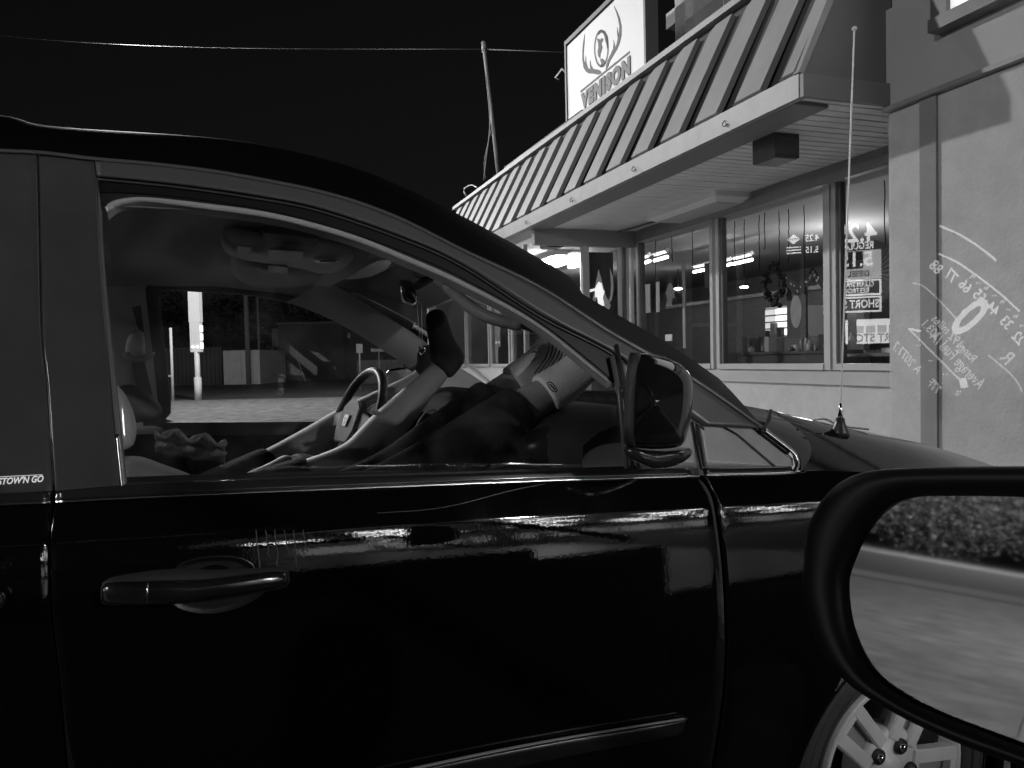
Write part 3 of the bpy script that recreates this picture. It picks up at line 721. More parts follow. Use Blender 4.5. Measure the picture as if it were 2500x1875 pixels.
def skin_panel(name, top, bot, n, m, material, off=0.0, flange=.012, pw=1.0, parent=None, smooth=True, pts=None):
    """Panel of the van's skin between two outlines; its edges are folded inward."""
    A = cr([(x, y, 0) for x, y in top], n); B = cr([(x, y, 0) for x, y in bot], n)
    rows = []
    for j in range(m):
        t = (j / (m - 1)) ** pw
        rows.append([surf(a.x + (b.x - a.x) * t, a.y + (b.y - a.y) * t, off) for a, b in zip(A, B)])
    if flange:
        rows = [[r[0].copy()] + r + [r[-1].copy()] for r in rows]; rows = [[v.copy() for v in rows[0]]] + rows + [[v.copy() for v in rows[-1]]]
        for r in rows: r[0].y += flange; r[-1].y += flange
        for r in (rows[0], rows[-1]):
            for v in r[1:-1]: v.y += flange
    bm = grid(rows); bm.normal_update()
    c = bm.faces[:][len(bm.faces) // 2]
    if c.normal.y > 0: bmesh.ops.reverse_faces(bm, faces=bm.faces[:])
    o = obj(name, bm, material, parent or van, smooth)
    return o
m_paint = mat('black_paint', .003, .04, spec=.6, bump=.010, bscale=170, detail=2)
def smudge(m):
    t = m.node_tree; p = t.nodes['Principled BSDF']; tc = t.nodes.new('ShaderNodeTexCoord')
    n = t.nodes.new('ShaderNodeTexNoise'); n.inputs['Scale'].default_value = 5; n.inputs['Detail'].default_value = 9
    a = t.nodes.new('ShaderNodeMapRange'); a.inputs[1].default_value = .45; a.inputs[2].default_value = .75; a.inputs[3].default_value = .02; a.inputs[4].default_value = .07
    t.links.new(tc.outputs['Object'], n.inputs[0]); t.links.new(n.outputs[0], a.inputs[0]); t.links.new(a.outputs[0], p.inputs['Roughness'])
    n2 = t.nodes.new('ShaderNodeTexNoise'); n2.inputs['Scale'].default_value = 160; n2.inputs['Detail'].default_value = 5
    r2 = t.nodes.new('ShaderNodeMapRange'); r2.inputs[1].default_value = .60; r2.inputs[2].default_value = .72; r2.inputs[3].default_value = .003; r2.inputs[4].default_value = .006
    t.links.new(tc.outputs['Object'], n2.inputs[0]); t.links.new(n2.outputs[0], r2.inputs[0]); t.links.new(r2.outputs[0], p.inputs['Base Color'])
smudge(m_paint)
rear_cut = [(92, 366), (96, 563), (102, 818), (115, 946), (131, 1176), (131, 1226)]
rear_low = [(131, 1228), (121, 1310), (122, 1420), (128, 1520), (145, 1660), (161, 1847), (185, 2060)]
front_low = [(1712, 1162), (1722, 1178), (1743, 1217), (1757, 1301), (1768, 1404), (1773, 1520), (1773, 1614), (1764, 1730), (1743, 1870), (1710, 2060)]
def side_panel(name, left, right, m, n=56, rows=120, pw=1.7, mat_=None, off=0.0):
    """panel given by its left and right edge, both running downward"""
    L = cr([(x, y, 0) for x, y in left], 160); Rr = cr([(x, y, 0) for x, y in right], 160)
    def at(P, t):
        k = t * 159; i = min(int(k), 158); return P[i].lerp(P[i + 1], k - i)
    rws = []
    for j in range(rows):
        t = (j / (rows - 1)) ** pw; a = at(L, t); b = at(Rr, t)
        rws.append([surf(a.x + (b.x - a.x) * i / (n - 1), a.y + (b.y - a.y) * i / (n - 1), off) for i in range(n)])
    f = .014
    rws = [[r[0].copy() + Vector((-.0008, f, 0))] + [r[0] + Vector((-.0006, .0016, 0))] + [r[0] + Vector((.0009, 0, 0))] + r[1:-1] + [r[-1] + Vector((-.0009, 0, 0))] + [r[-1] + Vector((.0006, .0016, 0))] + [r[-1].copy() + Vector((.0008, f, 0))] for r in rws]
    rws = [[v + Vector((0, f, 0)) for v in rws[0]]] + rws
    bm = grid(rws); bm.normal_update()
    if bm.faces[:][len(bm.faces) // 2].normal.y > 0: bmesh.ops.reverse_faces(bm, faces=bm.faces[:])
    return obj(name, bm, mat_ or m_paint, m, True)
door = side_panel('front_door', [(x + 3, y) for x, y in rear_low], [(x - 4, y) for x, y in front_low], van)
side_panel('sliding_door', [(-420, 1262)] + [(-430, 1500), (-420, 1800), (-400, 2060)], [(x - 4, y) for x, y in rear_low], van, 24)
# front wing: upper edge under the quarter window, then the bonnet line; cut out over the wheel
wing_top = [(1716, 1164), (1830, 1161), (1930, 1157), (1946, 1152), (2060, 1156), (2200, 1158), (2400, 1166), (2560, 1180)]
wing_right = None
def wing():
    rws = []; N = 80; M_ = 110
    T = cr([(x, y, 0) for x, y in wing_top], N); FL = cr([(x + 4, y, 0) for x, y in front_low], 200)
    ac, zc, rr = 1.93, .325, .392
    tops = [surf(p.x, p.y) for p in T]
    for j in range(M_):
        t = (j / (M_ - 1)) ** 1.7; k = t * 199; i0 = min(int(k), 198); l = FL[i0].lerp(FL[i0 + 1], k - i0); lp = surf(l.x, l.y); row = []
        for i in range(N):
            s = i / (N - 1); a = lp.x + (2.75 - lp.x) * s ** 1.0
            at = tops[i].x; 
            ztop = tops[i].z
            a_ = lp.x * (1 - s) + (tops[0].x + (tops[-1].x - tops[0].x) * s) * s if False else lp.x + (tops[-1].x - lp.x) * s
            zt_ = ztop
            zbot = .12
            dx = abs(a_ - ac)
            if dx < rr: zbot = max(zbot, zc + math.sqrt(rr * rr - dx * dx))
            elif dx < rr + .03: zbot = .12 + (zc - .12) * (1 - (dx - rr) / .03)
            z = zt_ + (zbot - zt_) * t
            if i == 0: z = lp.z
            b = Bof(z - zb(a_))
            # flare round the arch
            d = math.hypot(a_ - ac, z - zc); b -= .018 * math.exp(-max(0, d - rr) / .05) if d < rr + .25 else 0
            row.append(Vector((a_, b, z)))
        rws.append(row)
    f = .015
    rws = [[v + Vector((0, f, 0)) for v in rws[0]]] + rws + [[v + Vector((0, .05, 0)) for v in rws[-1]]]
    rws = [[r[0] + Vector((-.001, f, 0))] + [r[0] + Vector((0, .0016, 0))] + [r[0] + Vector((.0015, 0, 0))] + r[1:] for r in rws]
    bm = grid(rws); bm.normal_update()
    if bm.faces[:][len(bm.faces) // 2].normal.y > 0: bmesh.ops.reverse_faces(bm, faces=bm.faces[:])
    return obj('front_wing', bm, m_paint, van, True)
wing()
# dark liner behind all gaps
bm = bmesh.new(); rows = []
for j in range(40):
    zr = .02 - 1.2 * j / 39; rows.append([Vector((a, Bof(zr) + .016, zr + zb(a))) for a in [-.6 + 1.95 * i / 20 for i in range(21)]])
obj('inner_shell', grid(rows), m_rubber, van, True)

# belt moulding with its bright lower lip
def strip(name, top, bot, m, off, n=50, rows=4, parent=None, flange=.006, smooth=True):
    return skin_panel(name, top, bot, n, rows, m, off, flange, 1.0, parent, smooth)
belt_t = [(135, 1200), (300, 1186), (600, 1172), (1000, 1161), (1400, 1149), (1704, 1143)]
belt_b = [(135, 1222), (300, 1213), (600, 1200), (1000, 1184), (1400, 1169), (1708, 1160)]
lip_b = [(135, 1228), (300, 1219), (600, 1205), (1000, 1189), (1400, 1173), (1710, 1164)]
m_belt = mat('belt_gloss_black', .02, .12, spec=.6)
m_lip = mat('bright_lip', .55, .22, metal=1)
strip('belt_moulding', belt_t, belt_b, m_belt, -.006)
strip('belt_lip', belt_b, lip_b, m_lip, -.008)
strip('belt_moulding', [(-300, 1222), (0, 1206), (122, 1200)], [(-300, 1243), (0, 1228), (122, 1223)], m_belt, -.006, 20)
strip('belt_lip', [(-300, 1243), (0, 1228), (122, 1223)], [(-300, 1249), (0, 1234), (122, 1229)], m_lip, -.008, 20)
strip('belt_moulding', [(1718, 1143), (1850, 1141), (1932, 1139)], [(1722, 1158), (1850, 1156), (1938, 1152)], m_belt, -.006, 20)
strip('belt_lip', [(1722, 1157), (1850, 1155), (1928, 1152), (1941, 1146), (1947, 1132), (1944, 1120), (1930, 1102), (1865, 1052)], [(1722, 1162), (1850, 1160), (1932, 1157), (1947, 1149), (1953, 1134), (1950, 1116), (1936, 1096), (1872, 1046)], m_lip, -.008, 60, 3)
# scratches under the belt and clear crease line on the door
for k in range(6):
    x = 625 + k * 22; y0 = 1293; L = random.choice((38, 55, 75, 95, 110, 70))
    P = [surf(x + i * random.uniform(1, 2.2) + k, y0 + L * i / 6, -.0009) for i in range(7)]
    tube('scratch', P, .0009, mat('scratch_mark', .10, .6), door, 4)

# glossy pillar panels
m_pil = mat('pillar_gloss_black', .06, .14, spec=.5, var=.15, scale=6)
skin_panel('pillar_panel', [(96, 372), (232, 388)], [(135, 1198), (291, 1186)], 14, 30, m_pil, 0)
L_ = [(96, 372), (100, 563), (106, 818), (119, 946), (135, 1198)]; R_ = [(232, 388), (240, 560), (250, 720), (268, 946), (291, 1186)]
bpy.data.objects.remove(bpy.data.objects['pillar_panel'])
o = side_panel('pillar_panel', L_, R_, van, 10, 40, 1.0, m_pil, 0)
side_panel('sliding_window', [(-430, 300), (-420, 1225)], [(88, 370), (92, 563), (98, 818), (111, 946), (126, 1198)], van, 24, 30, 1.0, m_pil, -.001)
# badge on the sliding window
bp = surf(50, 1173, -.004); bq = surf(104, 1170, -.004)
ex = (bq - surf(0, 1174, -.004)).normalized(); nn = Vector((0, -math.cos(R(18)), -math.sin(R(18)))) ; ez = Vector((0, math.sin(R(18)), math.cos(R(18))))
ex = (ex - ez * ex.dot(ez)).normalized(); 
badge = text('badge', "STOW'N GO", .0138, glow('badge_white', .35, .8), basis(ex, ez, bp), van, sx=.74, bold=.02, ext=.0006, shear=.25)
tube('badge_line', [surf(0, 1164, -.005), surf(104, 1159, -.005)], .0005, MATS['badge_white'], van, 4)

# door frame above the belt: grey band, black channel, bright bead
c_out = [(232, 392), (397, 404), (567, 427), (793, 473), (963, 530), (1133, 615), (1317, 704), (1498, 820), (1693, 930), (1862, 1046)]
c_mid = [(236, 429), (417, 447), (598, 472), (779, 507), (1000, 583), (1133, 645), (1317, 764), (1500, 860), (1600, 948), (1720, 1040)]
c_in = [(240, 470), (308, 470), (453, 483), (670, 516), (851, 566), (1000, 620), (1133, 680), (1317, 785), (1494, 925), (1530, 960)]
c_bead = [(256, 506), (272, 492), (310, 483), (363, 482), (489, 495), (670, 521), (851, 569), (1000, 628), (1133, 688), (1317, 792), (1494, 934)]
c_bead2 = [(262, 520), (283, 503), (320, 494), (370, 493), (489, 508), (670, 534), (851, 582), (1000, 641), (1133, 700), (1317, 800), (1494, 940)]
skin_panel('door_frame', c_out, c_mid, 90, 6, m_vgrey, -.004, .01)
m_roof = mat('roof_black_paint', .003, .5, spec=.08)
light_line = [(-300, 352), (0, 366), (102, 371), (232, 386), (397, 401), (567, 424), (793, 469), (963, 526), (1133, 610), (1317, 698), (1498, 814), (1693, 924), (1860, 1040)]
light_line2 = [(x, y + 5) for x, y in light_line]
strip('drip_rail', [(x, y - 3) for x, y in light_line], light_line2, mat('drip_rail_satin', .09, .3, spec=.8), -.006, 90, 3)
skin_panel('rubber_channel', c_mid, c_in, 90, 8, mat('channel_rubber', .008, .35), .006, .0)
strip('rubber_line', [(x, y + 5) for x, y in c_mid], [(x, y + 10) for x, y in c_mid], mat('channel_ridge', .05, .35), .001, 90, 3)
skin_panel('rubber_channel', c_in, c_bead, 90, 4, mat('channel_rubber2', .018, .4), .010, .0)
strip('window_bead', c_bead, c_bead2, mat('bead_grey', .38, .3), .004, 110, 4, flange=.02)
# inner reveal of the opening, runs inward
rows = []
P0 = cr([(x, y, 0) for x, y in c_bead2], 110)
for k in range(5): rows.append([surf(p.x, p.y, .010) + Vector((0, .006 * k, -.002 * k)) for p in P0])
obj('pillar_trim', grid(rows), m_int, van, True)
side_panel('window_channel', [(236, 432), (242, 600), (252, 755), (270, 946), (292, 1184)], [(247, 512), (250, 600), (263, 755), (283, 946), (307, 1180)], van, 5, 40, 1, mat('channel_grey', .10, .5), .002)
side_panel('window_channel', [(283, 1060), (296, 1186)], [(289, 1060), (304, 1182)], van, 4, 12, 1, m_lip, -.004)

# black band of the windscreen pillar and the roof
roofrows = []
sil = [(-700, 262), (-300, 266), (0, 281), (125, 308), (510, 335), (708, 367), (900, 422), (1100, 513), (1317, 631), (1462, 718), (1642, 827), (1874, 997)]
A = cr([(x, y, 0) for x, y in light_line], 100); S = cr([(x, y, 0) for x, y in sil], 300)
Sl = [VF.hit(p.x, p.y, 'y', .30) for p in S]
def z_sil(a):
    for p, q in zip(Sl, Sl[1:]):
        if p.x <= a <= q.x: return p.z + (q.z - p.z) * (a - p.x) / (q.x - p.x)
    return Sl[-1].z if a > Sl[-1].x else Sl[0].z
base = [surf(p.x, p.y, -.004) for p in A]
rows = [base]
for t in (.2, .4, .6, .8, 1.0):
    r = []
    for p in base:
        top = Vector((p.x, .30, z_sil(p.x))); q = p.lerp(top, t); q.z += (top.z - p.z) * (.28 if p.x < .5 else max(.04, .28 - .5 * (p.x - .5))) * math.sin(math.pi * t) * (1 - .4 * t); r.append(q)
    rows.append(r)
n_hdr = next(i for i, p in enumerate(base) if p.x > 1.20)
def sub(rows, i0, i1): return [r[i0:i1] for r in rows]
bm = grid(sub(rows[:4], 0, len(base))); obj('pillar_skin', bm, m_roof, van, True)
rr_ = sub(rows[3:], 0, n_hdr)
for bv, dz in ((.7, .03), (1.0, .038), (1.3, .03)):
    rr_.append([Vector((p.x + .06 * (1 - abs(bv - 1) / 1.0), bv, z_sil(p.x) + dz)) for p in base[:n_hdr]])
rr_.append([Vector((p.x, 1.58, z_sil(p.x))) for p in base[:n_hdr]]); rr_.append([Vector((p.x, 1.92, p.z)) for p in base[:n_hdr]])
obj('roof', grid(rr_), m_roof, van, True)
wr = sub(rows[3:], n_hdr - 1, len(base))
m_ws = glass('windscreen_glass', .93, 1.5, .05)
wr2 = [[q + Vector((0, .02, -.01)) for q in wr[-1]]]
for bv, fw in ((.55, .02), (.8, .05), (1.0, .055), (1.25, .04), (1.5, .0), (1.60, -.02)):
    wr2.append([Vector((p.x + fw, bv, z_sil(p.x) + .01 - .0 * bv)) for p in base[n_hdr - 1:]])
# windscreen runs from the header down to the cowl
hdr = [(.82, 1.60, 1.675), (.89, 1.2, 1.69), (.90, .95, 1.69), (.88, .6, 1.685), (.84, .30, 1.675)]
cwl = [(1.62, 1.78, 1.19), (1.86, 1.35, 1.19), (1.90, .95, 1.19), (1.86, .55, 1.19), (1.62, .12, 1.19)]
H1 = cr(hdr, 25); C1 = cr(cwl, 25); rows2 = []
for j in range(14):
    t = j / 13; rows2.append([h.lerp(c, t) + Vector((0, 0, .05 * math.sin(math.pi * t))) for h, c in zip(H1, C1)])
bm = grid(rows2); o = obj('windscreen', bm, m_ws, van, True)
md = o.modifiers.new('solid', 'SOLIDIFY'); md.thickness = .005
strip('pillar_joint', [(1400, 683), (1404, 686)], [(1352, 722), (1356, 726)], m_lip, -.02, 6, 3) if False else None

# quarter window panel ahead of the mirror
skin_panel('sail_panel', [(1512, 838), (1600, 902), (1693, 940)], [(1560, 1146), (1640, 1144), (1702, 1142)], 20, 12, mat('sail_satin', .3, .35), .002, .01)
q_top = [(1690, 936), (1760, 984), (1850, 1052), (1924, 1108), (1936, 1120)]
skin_panel('quarter_panel', q_top, [(1722, 1141), (1780, 1141), (1850, 1140), (1920, 1139), (1937, 1138)], 24, 12, mat('quarter_satin', .34, .3, spec=.7, var=.12, scale=20), .004, .01)
tube('quarter_seam', [surf(1692, 1000, .0), surf(1800, 1060, .0), surf(1892, 1138, .0)], .0016, m_rubber, van, 5)
strip('quarter_surround', [(1690, 928), (1760, 976), (1852, 1044), (1930, 1102)], [(1690, 936), (1760, 984), (1850, 1052), (1924, 1110)], m_belt, -.002, 24, 3)
tube('door_seam', [surf(1690, 1030, -.002), surf(1700, 1080, -.002), surf(1712, 1146, -.003)], .003, m_rubber, van, 6)
tube('window_divider', [surf(1505, 842, -.006), surf(1522, 930, -.006), surf(1545, 1143, -.006)], .005, m_rubber, van, 6)
tube('window_divider', [surf(1494, 870, -.004), surf(1512, 960, -.004), surf(1530, 1143, -.004)], .006, mat('divider_grey', .10, .35), van, 6)

# front door window glass
gt = [(262, 520), (283, 500), (363, 490), (489, 505), (670, 531), (851, 579), (1000, 638), (1133, 697), (1317, 797), (1494, 938)]
gb_ = [(305, 1184), (350, 1182), (600, 1170), (1000, 1158), (1300, 1150), (1534, 1144)]
gp = skin_panel('window', gt, gb_, 60, 20, glass('van_window_glass', .97, 1.5, .03), .008, 0)
md = gp.modifiers.new('solid', 'SOLIDIFY'); md.thickness = .004; md.offset = 1

# bonnet with the cowl and aerial
hood_e = [(1868, 1050), (1878, 1002), (1960, 1020), (2060, 1040), (2250, 1082), (2400, 1128), (2560, 1190)]
E0 = cr([(x, y, 0) for x, y in [(1945, 1150), (2000, 1152), (2130, 1154), (2300, 1160), (2450, 1166), (2600, 1180)]], 40)
e0 = [surf(p.x, p.y) + Vector((0, .002, .001)) for p in E0]
H0 = cr([VF.hit(x, y, 'y', .22) for x, y in [(1880, 1002), (1960, 1020), (2060, 1042), (2250, 1083), (2400, 1128), (2560, 1190)]], 40)
rows = []
for t in (0, .03, .15, .3, .45, .6, .75, .9, 1.0):
    r = []
    for a, b in zip(e0, H0):
        q = a.lerp(b, t); q.z += .045 * math.sin(math.pi * t) * (b.z - a.z) / .12; r.append(q)
    rows.append(r)
for bv, dz in ((.5, .045), (.95, .06), (1.4, .045), (1.8, -.03)):
    rows.append([Vector((p.x + .05 * (1 - abs(bv - .95)), bv, p.z + dz * .35 + (-.1 if bv > 1.7 else 0))) for p in H0])
obj('bonnet', grid(rows), mat('bonnet_paint', .004, .07, spec=.6, bump=.01, bscale=30), van, True)
# triangle of body between pillar foot and bonnet
tri = cr([(1866, 1044, 0), (1900, 1075, 0), (1950, 1112, 0), (1956, 1150, 0)], 16); tr2 = cr([(1880, 1003, 0), (1960, 1030, 0), (2040, 1075, 0), (2090, 1153, 0)], 16)
rows = []
for j in range(8):
    t = j / 7; rows.append([surf(a.x, a.y).lerp(VF.hit(b.x, b.y, 'y', .16), t) + Vector((0, -.012 * math.sin(math.pi * t), 0)) for a, b in zip(tri, tr2)])
obj('pillar_foot', grid(rows), mat('bonnet_paint', .004, .07), van, True)
tube('foot_seam', cr([surf(1856, 1054, -.004), surf(1872, 1040, .02), VF.hit(1882, 1004, 'y', .17)], 10), .006, m_rubber, van, 6)
P = [VF.hit(x, y, 'y', .2) for x, y in ((1882, 1003), (1920, 1010), (1955, 1019), (1966, 1028), (1955, 1034), (1915, 1024), (1890, 1010))]
prism('cowl_vent', P, (0, .02, .0), m_rubber, van)
tube('cowl_lip', cr([VF.hit(x, y, 'y', .19) for x, y in ((1968, 1026), (2010, 1022), (2040, 1034), (2070, 1042), (2120, 1048))], 16), .003, m_lip, van, 5)
ab = VF.hit(2050, 1052, 'y', .13)
am = VF.hit(2052, 1000, 'y', .13); at_ = VF.hit(2086, 70, 'y', .13)
bm = tube_bm([ab + Vector((0, 0, -.012)), ab, ab.lerp(am, .35), ab.lerp(am, .62)], [.024, .021, .013, .010], 14); ant = obj('aerial', bm, mat('aerial_base_rubber', .03, .35), van, True)
tube('aerial_rod', [ab.lerp(am, .6), am, am + (am - ab) * .3], [.0065, .004, .003], m_chrome, ant, 10)
d = at_ - am; N = 160; hel = [am + d * (i / N) for i in range(N + 1)]
tube('aerial_rod', hel, .0019, mat('aerial_steel', .75, .35), ant, 6)
hx = [am + d * (.02 + .97 * i / 1400) + Vector((math.cos(i * .55), math.sin(i * .55), 0)) * .0021 for i in range(1401)]
tube('aerial_coil', hx, .0007, MATS['aerial_steel'], ant, 3)
bm = bmesh.new(); bmesh.ops.create_uvsphere(bm, u_segments=10, v_segments=6, radius=.006, matrix=Matrix.Translation(at_)); obj('aerial_tip', bm, MATS['aerial_steel'], ant, True)

# door handle in its scooped recess
def outline(pts, off, n=48): return [surf(p.x, p.y, off) for p in closed([(x, y, 0) for x, y in pts], n)]
rec_px = [(420, 1402), (440, 1374), (500, 1359), (560, 1357), (600, 1366), (625, 1385), (620, 1400), (650, 1440), (615, 1470), (560, 1492), (500, 1500), (440, 1490), (412, 1470), (405, 1435)]
Pr = outline(rec_px, -.0015, 40); cc = sum(Pr, Vector()) / len(Pr); rows = [Pr] + [[cc + (p - cc) * s + Vector((0, dd, 0)) for p in Pr] for s, dd in ((.97, -.0008), (.93, .0005), (.8, .0008), (.5, .001), (.1, .001))]
obj('handle_recess', grid(rows, closed=True), mat('recess_black', .004, .3), door, True)
sur = outline([(246, 1438), (262, 1414), (330, 1400), (420, 1390), (560, 1392), (690, 1384), (706, 1400), (708, 1420), (690, 1436), (560, 1460), (420, 1475), (270, 1478), (248, 1470)], -.004, 56)
prism('handle_gasket', sur, (0, .006, 0), m_rubber, door, 0, True)
grip = outline([(250, 1432), (262, 1424), (362, 1420), (500, 1416), (620, 1402), (692, 1396), (702, 1404), (701, 1420), (690, 1428), (560, 1450), (420, 1470), (362, 1474), (262, 1472), (250, 1464)], -.026, 60)
hn = pillow('door_handle', grip, (0, .030, 0), mat('handle_paint', .012, .16, spec=.8, var=.4, scale=30), door, rim=.5)
tube('handle_seam', [surf(360, 1422, -.0425), surf(360, 1472, -.0425)], .0016, m_lip, hn, 5)
g2 = [surf(x, y, -.02) for x, y in ((-40, 1425), (0, 1432), (18, 1445), (22, 1470), (14, 1490), (-10, 1500), (-60, 1500))]
pillow('door_handle', [surf(p.x, p.y, -.02) for p in closed([(-120, 1440, 0), (-40, 1436, 0), (0, 1442, 0), (14, 1460, 0), (6, 1486, 0), (-40, 1500, 0), (-120, 1500, 0)], 24)], (0, .03, 0), MATS['handle_paint'], van, rim=.5)
# lower body moulding
mo = closed([(700, 1950, 0), (1028, 1872, 0), (1327, 1811, 0), (1660, 1756, 0), (1674, 1757, 0), (1668, 1788, 0), (1640, 1795, 0), (1330, 1855, 0), (1000, 1935, 0), (700, 2010, 0)], 80)
pillow('side_moulding', [surf(p.x, p.y, -.006) for p in mo], (0, .016, 0), mat('moulding_black', .012, .3, spec=.6), door, rim=.12)
strip('moulding_lip', [(760, 1936), (1028, 1873), (1327, 1812), (1672, 1755)], [(760, 1940), (1028, 1877), (1327, 1815), (1672, 1757)], mat('moulding_lip_grey', .25, .3), -.0155, 30, 3, door)
strip('shoulder_ridge', [(920, 1252), (1080, 1238), (1250, 1196), (1330, 1180)], [(922, 1254), (1082, 1240), (1252, 1198), (1332, 1182)], mat('ridge_paint', .03, .3), -.001, 30, 3, door)

# near door mirror of the van
hs = closed([(1536, 872, 0), (1556, 862, 0), (1600, 866, 0), (1650, 884, 0), (1684, 912, 0), (1692, 945, 0), (1688, 1010, 0), (1678, 1056, 0), (1662, 1088, 0), (1600, 1096, 0), (1545, 1090, 0), (1526, 1078, 0), (1527, 980, 0)], 56)
mh = [VF.hit(p.x, p.y, 'y', -.08) for p in hs]; mdir = (VF.i @ ray(1600, 980)).normalized()
mirror = pillow('door_mirror', mh, mdir * .16, mat('mirror_shell_paint', .012, .04, spec=.9), van, rim=.85, n=18, power=2.6, shift=(.0, 0, 0))
rimp = closed([(1536, 872, 0), (1556, 862, 0), (1566, 868, 0), (1556, 900, 0), (1550, 980, 0), (1548, 1060, 0), (1552, 1090, 0), (1535, 1086, 0), (1524, 1076, 0), (1526, 980, 0)], 40)
pillow('mirror_rim', [VF.hit(p.x, p.y, 'y', -.12) for p in rimp], mdir * .10, m_rubber, mirror, rim=.1)
ft = closed([(1524, 1086, 0), (1560, 1094, 0), (1620, 1098, 0), (1670, 1094, 0), (1690, 1098, 0), (1682, 1116, 0), (1650, 1134, 0), (1600, 1142, 0), (1560, 1128, 0), (1530, 1112, 0)], 40)
pillow('mirror_foot', [VF.hit(p.x, p.y, 'y', -.06) for p in ft], mdir * .12, mat('mirror_foot_paint', .02, .18, spec=.8), mirror, rim=.3)

# wheel
ac, zc = 1.95, .325
wheel = bpy.data.objects.new('wheel', None)
def ringm(r, z): return [(r * math.cos(2 * math.pi * i / 72), z, r * math.sin(2 * math.pi * i / 72)) for i in range(72)]
def wheel_build():
    bm = grid([ringm(*q) for q in ((.232, .055), (.236, .028), (.25, .018), (.275, .012), (.30, .014), (.322, .030), (.335, .055), (.338, .20))], closed=True)
    w = obj('wheel', bm, mat('tyre_rubber', .04, .75, bump=.2, bscale=80, var=.2, scale=20), van, True); w.location = (ac, .045, zc)
    for rr in (.262, .29, .312):
        obj('tyre_ridge', grid([ringm(rr - .0015, .0165), ringm(rr, .0085 if rr < .3 else .016), ringm(rr + .0015, .0175)], closed=True), mat('tyre_rubber', .04, .75), w, True)
    al = mat('wheel_silver_paint', .66, .35, spec=.6, var=.06, scale=12)
    obj('rim', grid([ringm(*q) for q in ((.233, .050), (.229, .022), (.218, .020), (.210, .040), (.205, .14))], closed=True), al, w, True)
    obj('barrel', grid([ringm(*q) for q in ((.205, .14), (.06, .15))], closed=True), mat('wheel_dark', .02, .6), w, True)
    hub = bmesh.new(); hubr = ((.0, .030), (.03, .030), (.034, .036), (.098, .036), (.106, .046), (.106, .09))
    obj('hub', grid([ringm(*q) for q in hubr], closed=True), al, w, True)
    for k in range(5):
        an = 2 * math.pi * k / 5 + R(134)
        for s in (-1, 1):
            d = Vector((math.cos(an), 0, math.sin(an))); t = Vector((-math.sin(an), 0, math.cos(an)))
            q0 = d * .070 + t * s * .031; q1 = d * .218 + t * s * .041; wd = t * .0175
            pts = [q0 - wd, q1 - wd, q1 + wd, q0 + wd]
            prism('spoke', [p + Vector((0, .030, 0)) + (Vector((0, -.006, 0)) if i in (1, 2) else Vector()) for i, p in enumerate(pts)], (0, .03, 0), al, w, .003)
        q0 = d * .08; q1 = d * .21; prism('spoke_web', [q0 - t * .02 + Vector((0, .048, 0)), q1 - t * .03 + Vector((0, .048, 0)), q1 + t * .03 + Vector((0, .048, 0)), q0 + t * .02 + Vector((0, .048, 0))], (0, .02, 0), mat('wheel_shade', .25, .5), w)
        prism('spoke', [d * .196 - t * .04 + Vector((0, .0262, 0)), d * .219 - t * .04 + Vector((0, .0256, 0)), d * .219 + t * .04 + Vector((0, .0256, 0)), d * .196 + t * .04 + Vector((0, .0262, 0))], (0, .02, 0), al, w)
        a2 = an; c = Vector((math.cos(a2) * .0635, .0, math.sin(a2) * .0635))
        tube('lug_shade_disc', [c + Vector((0, .0285, 0)), c + Vector((0, .040, 0))], .0195, mat('wheel_dark', .02, .6), w, 16)  # dark disc standing proud, coloured as the shade of a lug hole
        tube('lug_nut', [c + Vector((0, .020, 0)), c + Vector((0, .041, 0))], .0095, m_chrome, w, 6)
    obj('wheel_well', grid([ringm(*q) for q in ((.392, .02), (.392, .5), (.01, .5))], closed=True), m_rubber, w, True)
    return w
wheel_build()

# ---- cabin
lin = []
for bv in (.20, .28, .5, .95, 1.4, 1.62, 1.70):
    r = []
    for i in range(30):
        t = i / 29; ax = -1.1; bulge = .83 + .075 * (1 - ((bv - .95) / .75) ** 2); a = ax + (bulge - ax) * t
        z = 1.70 - .012 * ((bv - .95) / .7) ** 2 - (.0 if t < .8 else .02 * (t - .8) / .2) - (.035 if bv < .25 or bv > 1.65 else 0) - .02 * max(0, (.35 - abs(a - .83)) / .35) * abs(bv - .95) / .7
        r.append(Vector((a, bv, z)))
    lin.append(r)
obj('headliner', grid(lin), m_head, van, True)
# far side of the body with its window opening
B_ = 1.70
def FV(px, py, b=B_): return VF.hit(px, py, 'y', b)
win = [(388, 724), (394, 710), (408, 706), (471, 710), (594, 718), (706, 738), (815, 776), (923, 841), (1000, 897), (1040, 960), (1040, 1028), (960, 1027), (650, 1029), (421, 1031), (418, 1000), (408, 900), (396, 800)]
wi = [FV(p.x, p.y) for p in closed([(x, y, 0) for x, y in win], 80)]
cen = sum(wi, Vector()) / len(wi)
rows = [[p + Vector((0, .04, 0)) for p in wi], wi]
def clampo(p):
    q = cen + (p - cen) * 1.10; return q + Vector((0, -.012, 0))
rows += [[clampo(p) for p in wi]]
obj('window_surround', grid(rows, closed=True), mat('surround_grey', .12, .7), van, True)
rows = [[cen + (p - cen) * 1.09 + Vector((0, -.005, 0)) for p in wi]]
def outer(p, k):
    q = cen + (p - cen) * k
    q.z = max(.4, min(q.z, 1.69)); return q
rows += [[outer(p, 1.3) for p in wi], [outer(p, 2.2) for p in wi], [outer(p, 4.0) for p in wi]]
for r in rows[1:]:
    for v in r:
        if v.z > 1.20 and v.x > .2:                # keep the windscreen opening free: nothing ahead of the pillar
            lim = .84 + (1.67 - v.z) * 1.62
            if v.x > lim: v.x = lim
obj('far_side_trim', grid(rows, closed=True), m_int, van, True)
